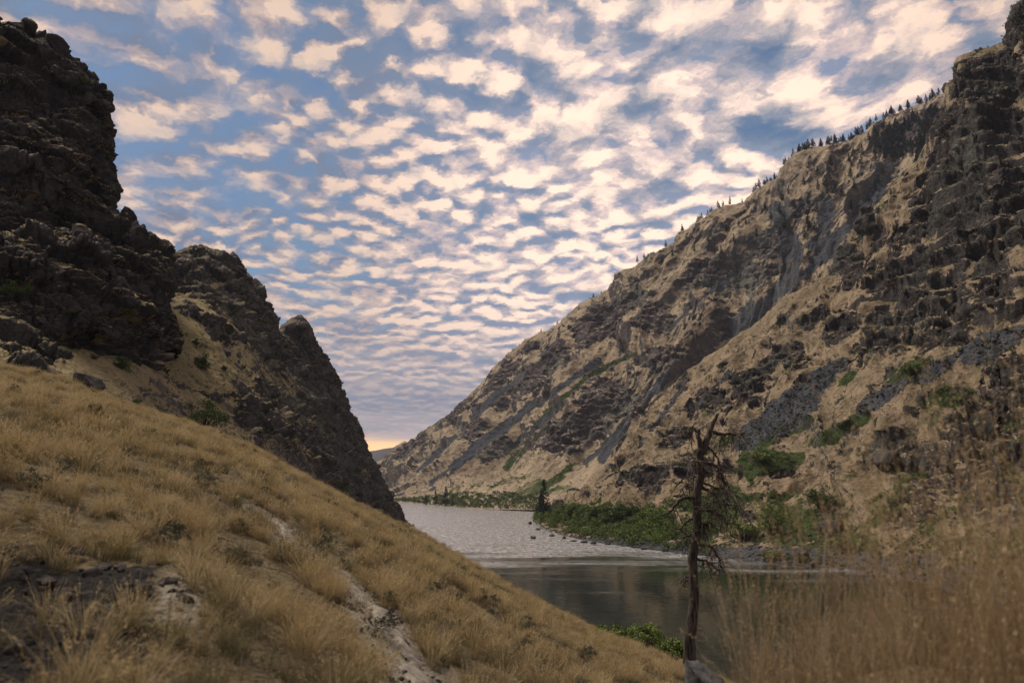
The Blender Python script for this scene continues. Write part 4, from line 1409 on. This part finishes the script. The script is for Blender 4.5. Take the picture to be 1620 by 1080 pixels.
# dry bunchgrass over the near slope
pts, scl, idx = [], [], []
N_TRY = 150000
th = RNG.uniform(R(-46), R(44), N_TRY)
rr = 2.0 * (100 / 2.0) ** RNG.uniform(0, 1, N_TRY)
# thin to the wanted density per square metre: log-radius sampling gives N/(span*ln50*r^2)
have = N_TRY / (R(90) * math.log(50)) / rr ** 2
want = np.minimum(26.0, 26.0 * 14 / rr)
keep = RNG.uniform(0, 1, N_TRY) < want / have
th, rr = th[keep], rr[keep]
gx, gy = np.sin(th) * rr, np.cos(th) * rr
gp = np.stack([gx, gy, np.zeros_like(gx)], -1)
cl_ = fbm(gp / 0.75, 3, 700) + 0.55 * fbm(gp / 4.0, 3, 705)
pdg, bdg = line_dist(gx, gy, path_w), line_dist(gx, gy, bare_w)
bk = sstep(-1.9, -2.9, gx + 0.25 * (gy - 5)) * sstep(9.0, 6.5, gy)
kn = np.exp(-(((gx - 2.6) / 1.9) ** 2 + ((gy - 4.2) / 2.1) ** 2))
ok = (cl_ > np.interp(rr, [3, 9], [-0.25, -0.05]) + RNG.normal(0, 0.10, len(gx))) & (pdg > 0.16 + RNG.uniform(0, 0.30, len(gx))) & (bdg > RNG.uniform(0.1, 0.5, len(gx))) & (bk < RNG.uniform(0.1, 1.08, len(gx))) & (kn < 0.25)
ok &= (np.hypot(gx - 0.3, gy - 1.5) > 2.0)
gx, gy, cl_, rr = gx[ok], gy[ok], cl_[ok], rr[ok]
gz = slope_full(gx, gy)
sc_g = np.clip(0.72 + cl_ * 0.9, 0.4, 1.35) * RNG.uniform(0.75, 1.25, len(gx)) * np.interp(rr, [2, 6, 30, 100], [0.6, 0.9, 1.0, 1.15])
dull = fbm(np.stack([gx, gy, gx * 0], -1) / 3.0, 3, 720) + RNG.normal(0, 0.2, len(gx)) > 0.05
near_ = rr < 13
base_i = np.where(near_, 0, 6)
idx = base_i + np.where(dull, 4, 0) + np.where(dull, RNG.integers(0, 2, len(gx)), RNG.integers(0, 4, len(gx)))
protos = [(tuft(90, 0.46, 0.09, 0.0042, 0.5, 5, 0.3), M_GRASS) for _ in range(4)] + [(tuft(70, 0.34, 0.10, 0.0042, 0.6, 5, 0.1), M_GRASS_D) for _ in range(2)]
protos += [(tuft(60, 0.46, 0.10, 0.0075, 0.5, 3, 0.2), M_GRASS) for _ in range(4)] + [(tuft(50, 0.34, 0.11, 0.0075, 0.6, 3), M_GRASS_D) for _ in range(2)]
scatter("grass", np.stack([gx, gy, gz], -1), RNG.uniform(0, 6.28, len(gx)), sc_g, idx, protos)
print("grass tufts", len(gx))

# tall grass on the knoll beside the camera
n = 4000
gx = RNG.uniform(0.6, 6.5, n)
gy = RNG.uniform(2.0, 8.5, n)
kn = np.exp(-(((gx - 2.6) / 1.9) ** 2 + ((gy - 4.2) / 2.1) ** 2)) + 0.6 * np.exp(-(((gx - 5.5) / 2.2) ** 2 + ((gy - 6.5) / 2.5) ** 2))
ok = (kn > RNG.uniform(0.12, 0.7, n)) & (fbm(np.stack([gx, gy, gx * 0], -1) / 0.55, 3, 735) > RNG.normal(-0.02, 0.10, n)) & (np.hypot(gx - NEAR_B[0], gy - NEAR_B[1]) > 0.42) & (gx / gy > 0.25 + RNG.uniform(0, 0.04, n))
gx, gy = gx[ok], gy[ok]
sc_t = RNG.uniform(0.6, 1.15, len(gx)) * (0.85 + 0.75 * fbm(np.stack([gx, gy, gx * 0], -1) / 0.8, 2, 730)) * (1 + 0.5 * sstep(0.36, 0.58, gx / gy))
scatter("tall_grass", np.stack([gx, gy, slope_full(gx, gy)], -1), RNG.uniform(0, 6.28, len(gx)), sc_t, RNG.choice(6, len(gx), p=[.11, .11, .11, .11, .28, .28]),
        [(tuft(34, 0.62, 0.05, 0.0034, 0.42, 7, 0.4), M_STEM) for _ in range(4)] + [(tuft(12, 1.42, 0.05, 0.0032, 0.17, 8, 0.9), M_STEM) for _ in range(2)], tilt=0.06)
print("tall tufts", len(gx))

# brush and small shrubs over the hillsides
def cover_pts(Pg, prob, n):
    w = np.asarray(prob, float)
    J = np.linalg.norm(np.cross(np.gradient(Pg, axis=0), np.gradient(Pg, axis=1)), axis=-1)
    w = (w * J).ravel()
    ii = RNG.choice(len(w), n, p=w / w.sum())
    return Pg.reshape(-1, 3)[ii] + RNG.normal(0, 0.25, (n, 3)) * np.array([1, 1, 0.2]), ii


low_b = [(bush_meshes(1.0, 0.8, 110, 0.16, 8)[0], M_SAGE) for _ in range(3)] + [(bush_meshes(1.1, 0.9, 130, 0.16, 8)[0], M_LEAF) for _ in range(3)] + [(bush_meshes(1.1, 1.0, 170, 0.14, 10)[0], M_LEAF_LIGHT) for _ in range(3)]
inE = (EX0 > 800) & (EX0 < 1660) & (VE < 5.6)
p1, _ = cover_pts(PE, inE * (1 - np.clip(rockE, 0, 1) * 0.6) * (0.25 + 1.3 * sstep(0.0, 0.3, fbm(PE / 30.0, 3, 800))), 5200)
p2, _ = cover_pts(PD, (VD > 0.4) * (VD < 5.7) * (DX0 > 590) * (DX0 < 1500) * (0.2 + sstep(0.0, 0.3, fbm(PD / 70.0, 3, 801))), 2600)
bB = (VB_ := np.linspace(0, 5.2, PB.shape[1])[None, :] + np.zeros(PB.shape[:2]))
p3, _ = cover_pts(PB, (bB > 0.3) * (bB < 4.0) * (bx > -60) * (1 - np.clip(rockB, 0, 1) * 0.8), 2200)
sage_p = [(bush_meshes(1.0, 0.8, 900, 0.055, 14)[0], M_SAGE) for _ in range(3)]
tn = R(-40) + RNG.uniform(0, R(80), 420)
rn = 9.0 * (85 / 9.0) ** RNG.uniform(0, 1, 420)
p4 = np.stack([np.sin(tn) * rn, np.cos(tn) * rn, np.zeros(420)], -1)
p4[:, 2] = slope_full(p4[:, 0], p4[:, 1])
pp = np.concatenate([p1, p2, p3, p4])
ss = np.concatenate([RNG.uniform(0.5, 1.7, len(p1)) ** 1.3, RNG.uniform(1.2, 3.2, len(p2)), RNG.uniform(0.3, 0.9, len(p3)), RNG.uniform(0.18, 0.5, 420)])
kk = np.concatenate([RNG.choice(6, len(p1), p=[.24, .24, .22, .1, .1, .1]), RNG.choice(6, len(p2), p=[.13, .13, .14, .2, .2, .2]), RNG.choice(6, len(p3), p=[.22, .22, .22, .12, .11, .11]), RNG.integers(6, 9, 420)])
scatter("undergrowth", pp, RNG.uniform(0, 6.28, len(pp)), ss, kk, low_b[:6] + sage_p, tilt=0.2)
# riverside thicket on the right bank and at the far bend
gE = sstep(0.25, 0.6, grn) * (VE < 2.0) * (PE[..., 2] > 0.35) * inE
p1, _ = cover_pts(PE, gE * (EX0 < 1130) * (EY0 > 785), 1500)
p2, _ = cover_pts(PE, gE * (EX0 >= 1130), 650)
p3, _ = cover_pts(PD, (PD[..., 2] > 0.3) * (VD < 0.75) * (DX0 > 615) * (DX0 < 860) * (DY0 > 780), 900)
p4, _ = cover_pts(PE, np.clip(grn, 0, 1) ** 2 * (VE > 1.2) * inE, 1300)
p5, _ = cover_pts(PD, np.clip(grnD, 0, 1) ** 2 * (VD > 0.8) * (DX0 > 600) * (DX0 < 1360), 900)
pp = np.concatenate([p1, p2, p3, p4, p5])
ss = np.concatenate([RNG.uniform(1.6, 3.8, len(p1)), RNG.uniform(1.0, 2.6, len(p2)), RNG.uniform(2.2, 5.0, len(p3)), RNG.uniform(0.6, 2.0, len(p4)), RNG.uniform(1.4, 3.6, len(p5))])
kk = np.concatenate([RNG.choice([3, 4, 5, 6, 7, 8], len(p1), p=[.1, .1, .1, .24, .23, .23]), RNG.choice([3, 4, 5, 6, 7, 8], len(p2)), RNG.choice([3, 4, 5], len(p3)), RNG.choice([3, 4, 5, 6, 7, 8], len(p4)), RNG.choice([3, 4, 5, 6], len(p5))])
scatter("shrubbery", pp, RNG.uniform(0, 6.28, len(pp)), ss, kk, [(m_.copy(), mt) for m_, mt in low_b], tilt=0.15)
# stones on the right shore
def stone_protos(k):
    return [(boulder_mesh("stone", 0.5, 0.42, 0.30, 900 + i, 2), M_STONE) for i in range(k)]


p1, _ = cover_pts(PE, (PE[..., 2] > -0.2) * (VE < 0.5) * inE * (EX0 > 845), 1700)
p2, _ = cover_pts(PB, (bB > 0.2) * (PB[..., 2] < 6) * (PB[..., 2] > -0.5) * (bx > 560), 250)
p3, _ = cover_pts(PE, np.clip(scr, 0, 1) ** 2 * (VE > 0.6) * inE, 1800)
p4, _ = cover_pts(PN, (bank > 0.3) * (PN[..., 1] < 9) * (PN[..., 1] > 2.0) * (PN[..., 0] > -7), 1500)
p5, _ = cover_pts(PN, dirt * (1 - bank) * (PN[..., 1] < 30) * (PN[..., 1] > 2.0), 700)
for q in (p4, p5):
    q[:, 2] = slope_full(q[:, 0], q[:, 1])
pp = np.concatenate([p1, p2, p3, p4, p5])
sg = np.concatenate([RNG.uniform(0.25, 1.0, len(p1) + len(p2) + len(p3)) ** 2 * 2.2, RNG.uniform(0.2, 1.0, len(p4)) ** 3 * 0.22, RNG.uniform(0.2, 1.0, len(p5)) ** 2 * 0.12])
scatter("gravel", pp, RNG.uniform(0, 6.28, len(pp)), sg, RNG.integers(0, 5, len(pp)), stone_protos(5), tilt=0.4)

# ------------------------------------------------------------------ evening haze in the canyon
hz_m = bpy.data.materials.new("haze")
hz_m.use_nodes = True
ht = hz_m.node_tree
ht.nodes.clear()
ho = ht.nodes.new("ShaderNodeOutputMaterial")
hv = ht.nodes.new("ShaderNodeVolumePrincipled")
hv.inputs["Color"].default_value = (0.72, 0.78, 0.95, 1)
hv.inputs["Density"].default_value = 5.0e-5
ht.links.new(hv.outputs[0], ho.inputs["Volume"])
hb = np.array([[x, y, z] for x in (-6800, 6800) for y in (-6800, 6800) for z in (-5.2, 720)], float)
hm = bpy.data.meshes.new("haze")
hm.from_pydata(hb.tolist(), [], [(0, 1, 3, 2), (4, 6, 7, 5), (0, 4, 5, 1), (2, 3, 7, 6), (0, 2, 6, 4), (1, 5, 7, 3)])
tag(link("haze", hm, hz_m), kind="stuff")
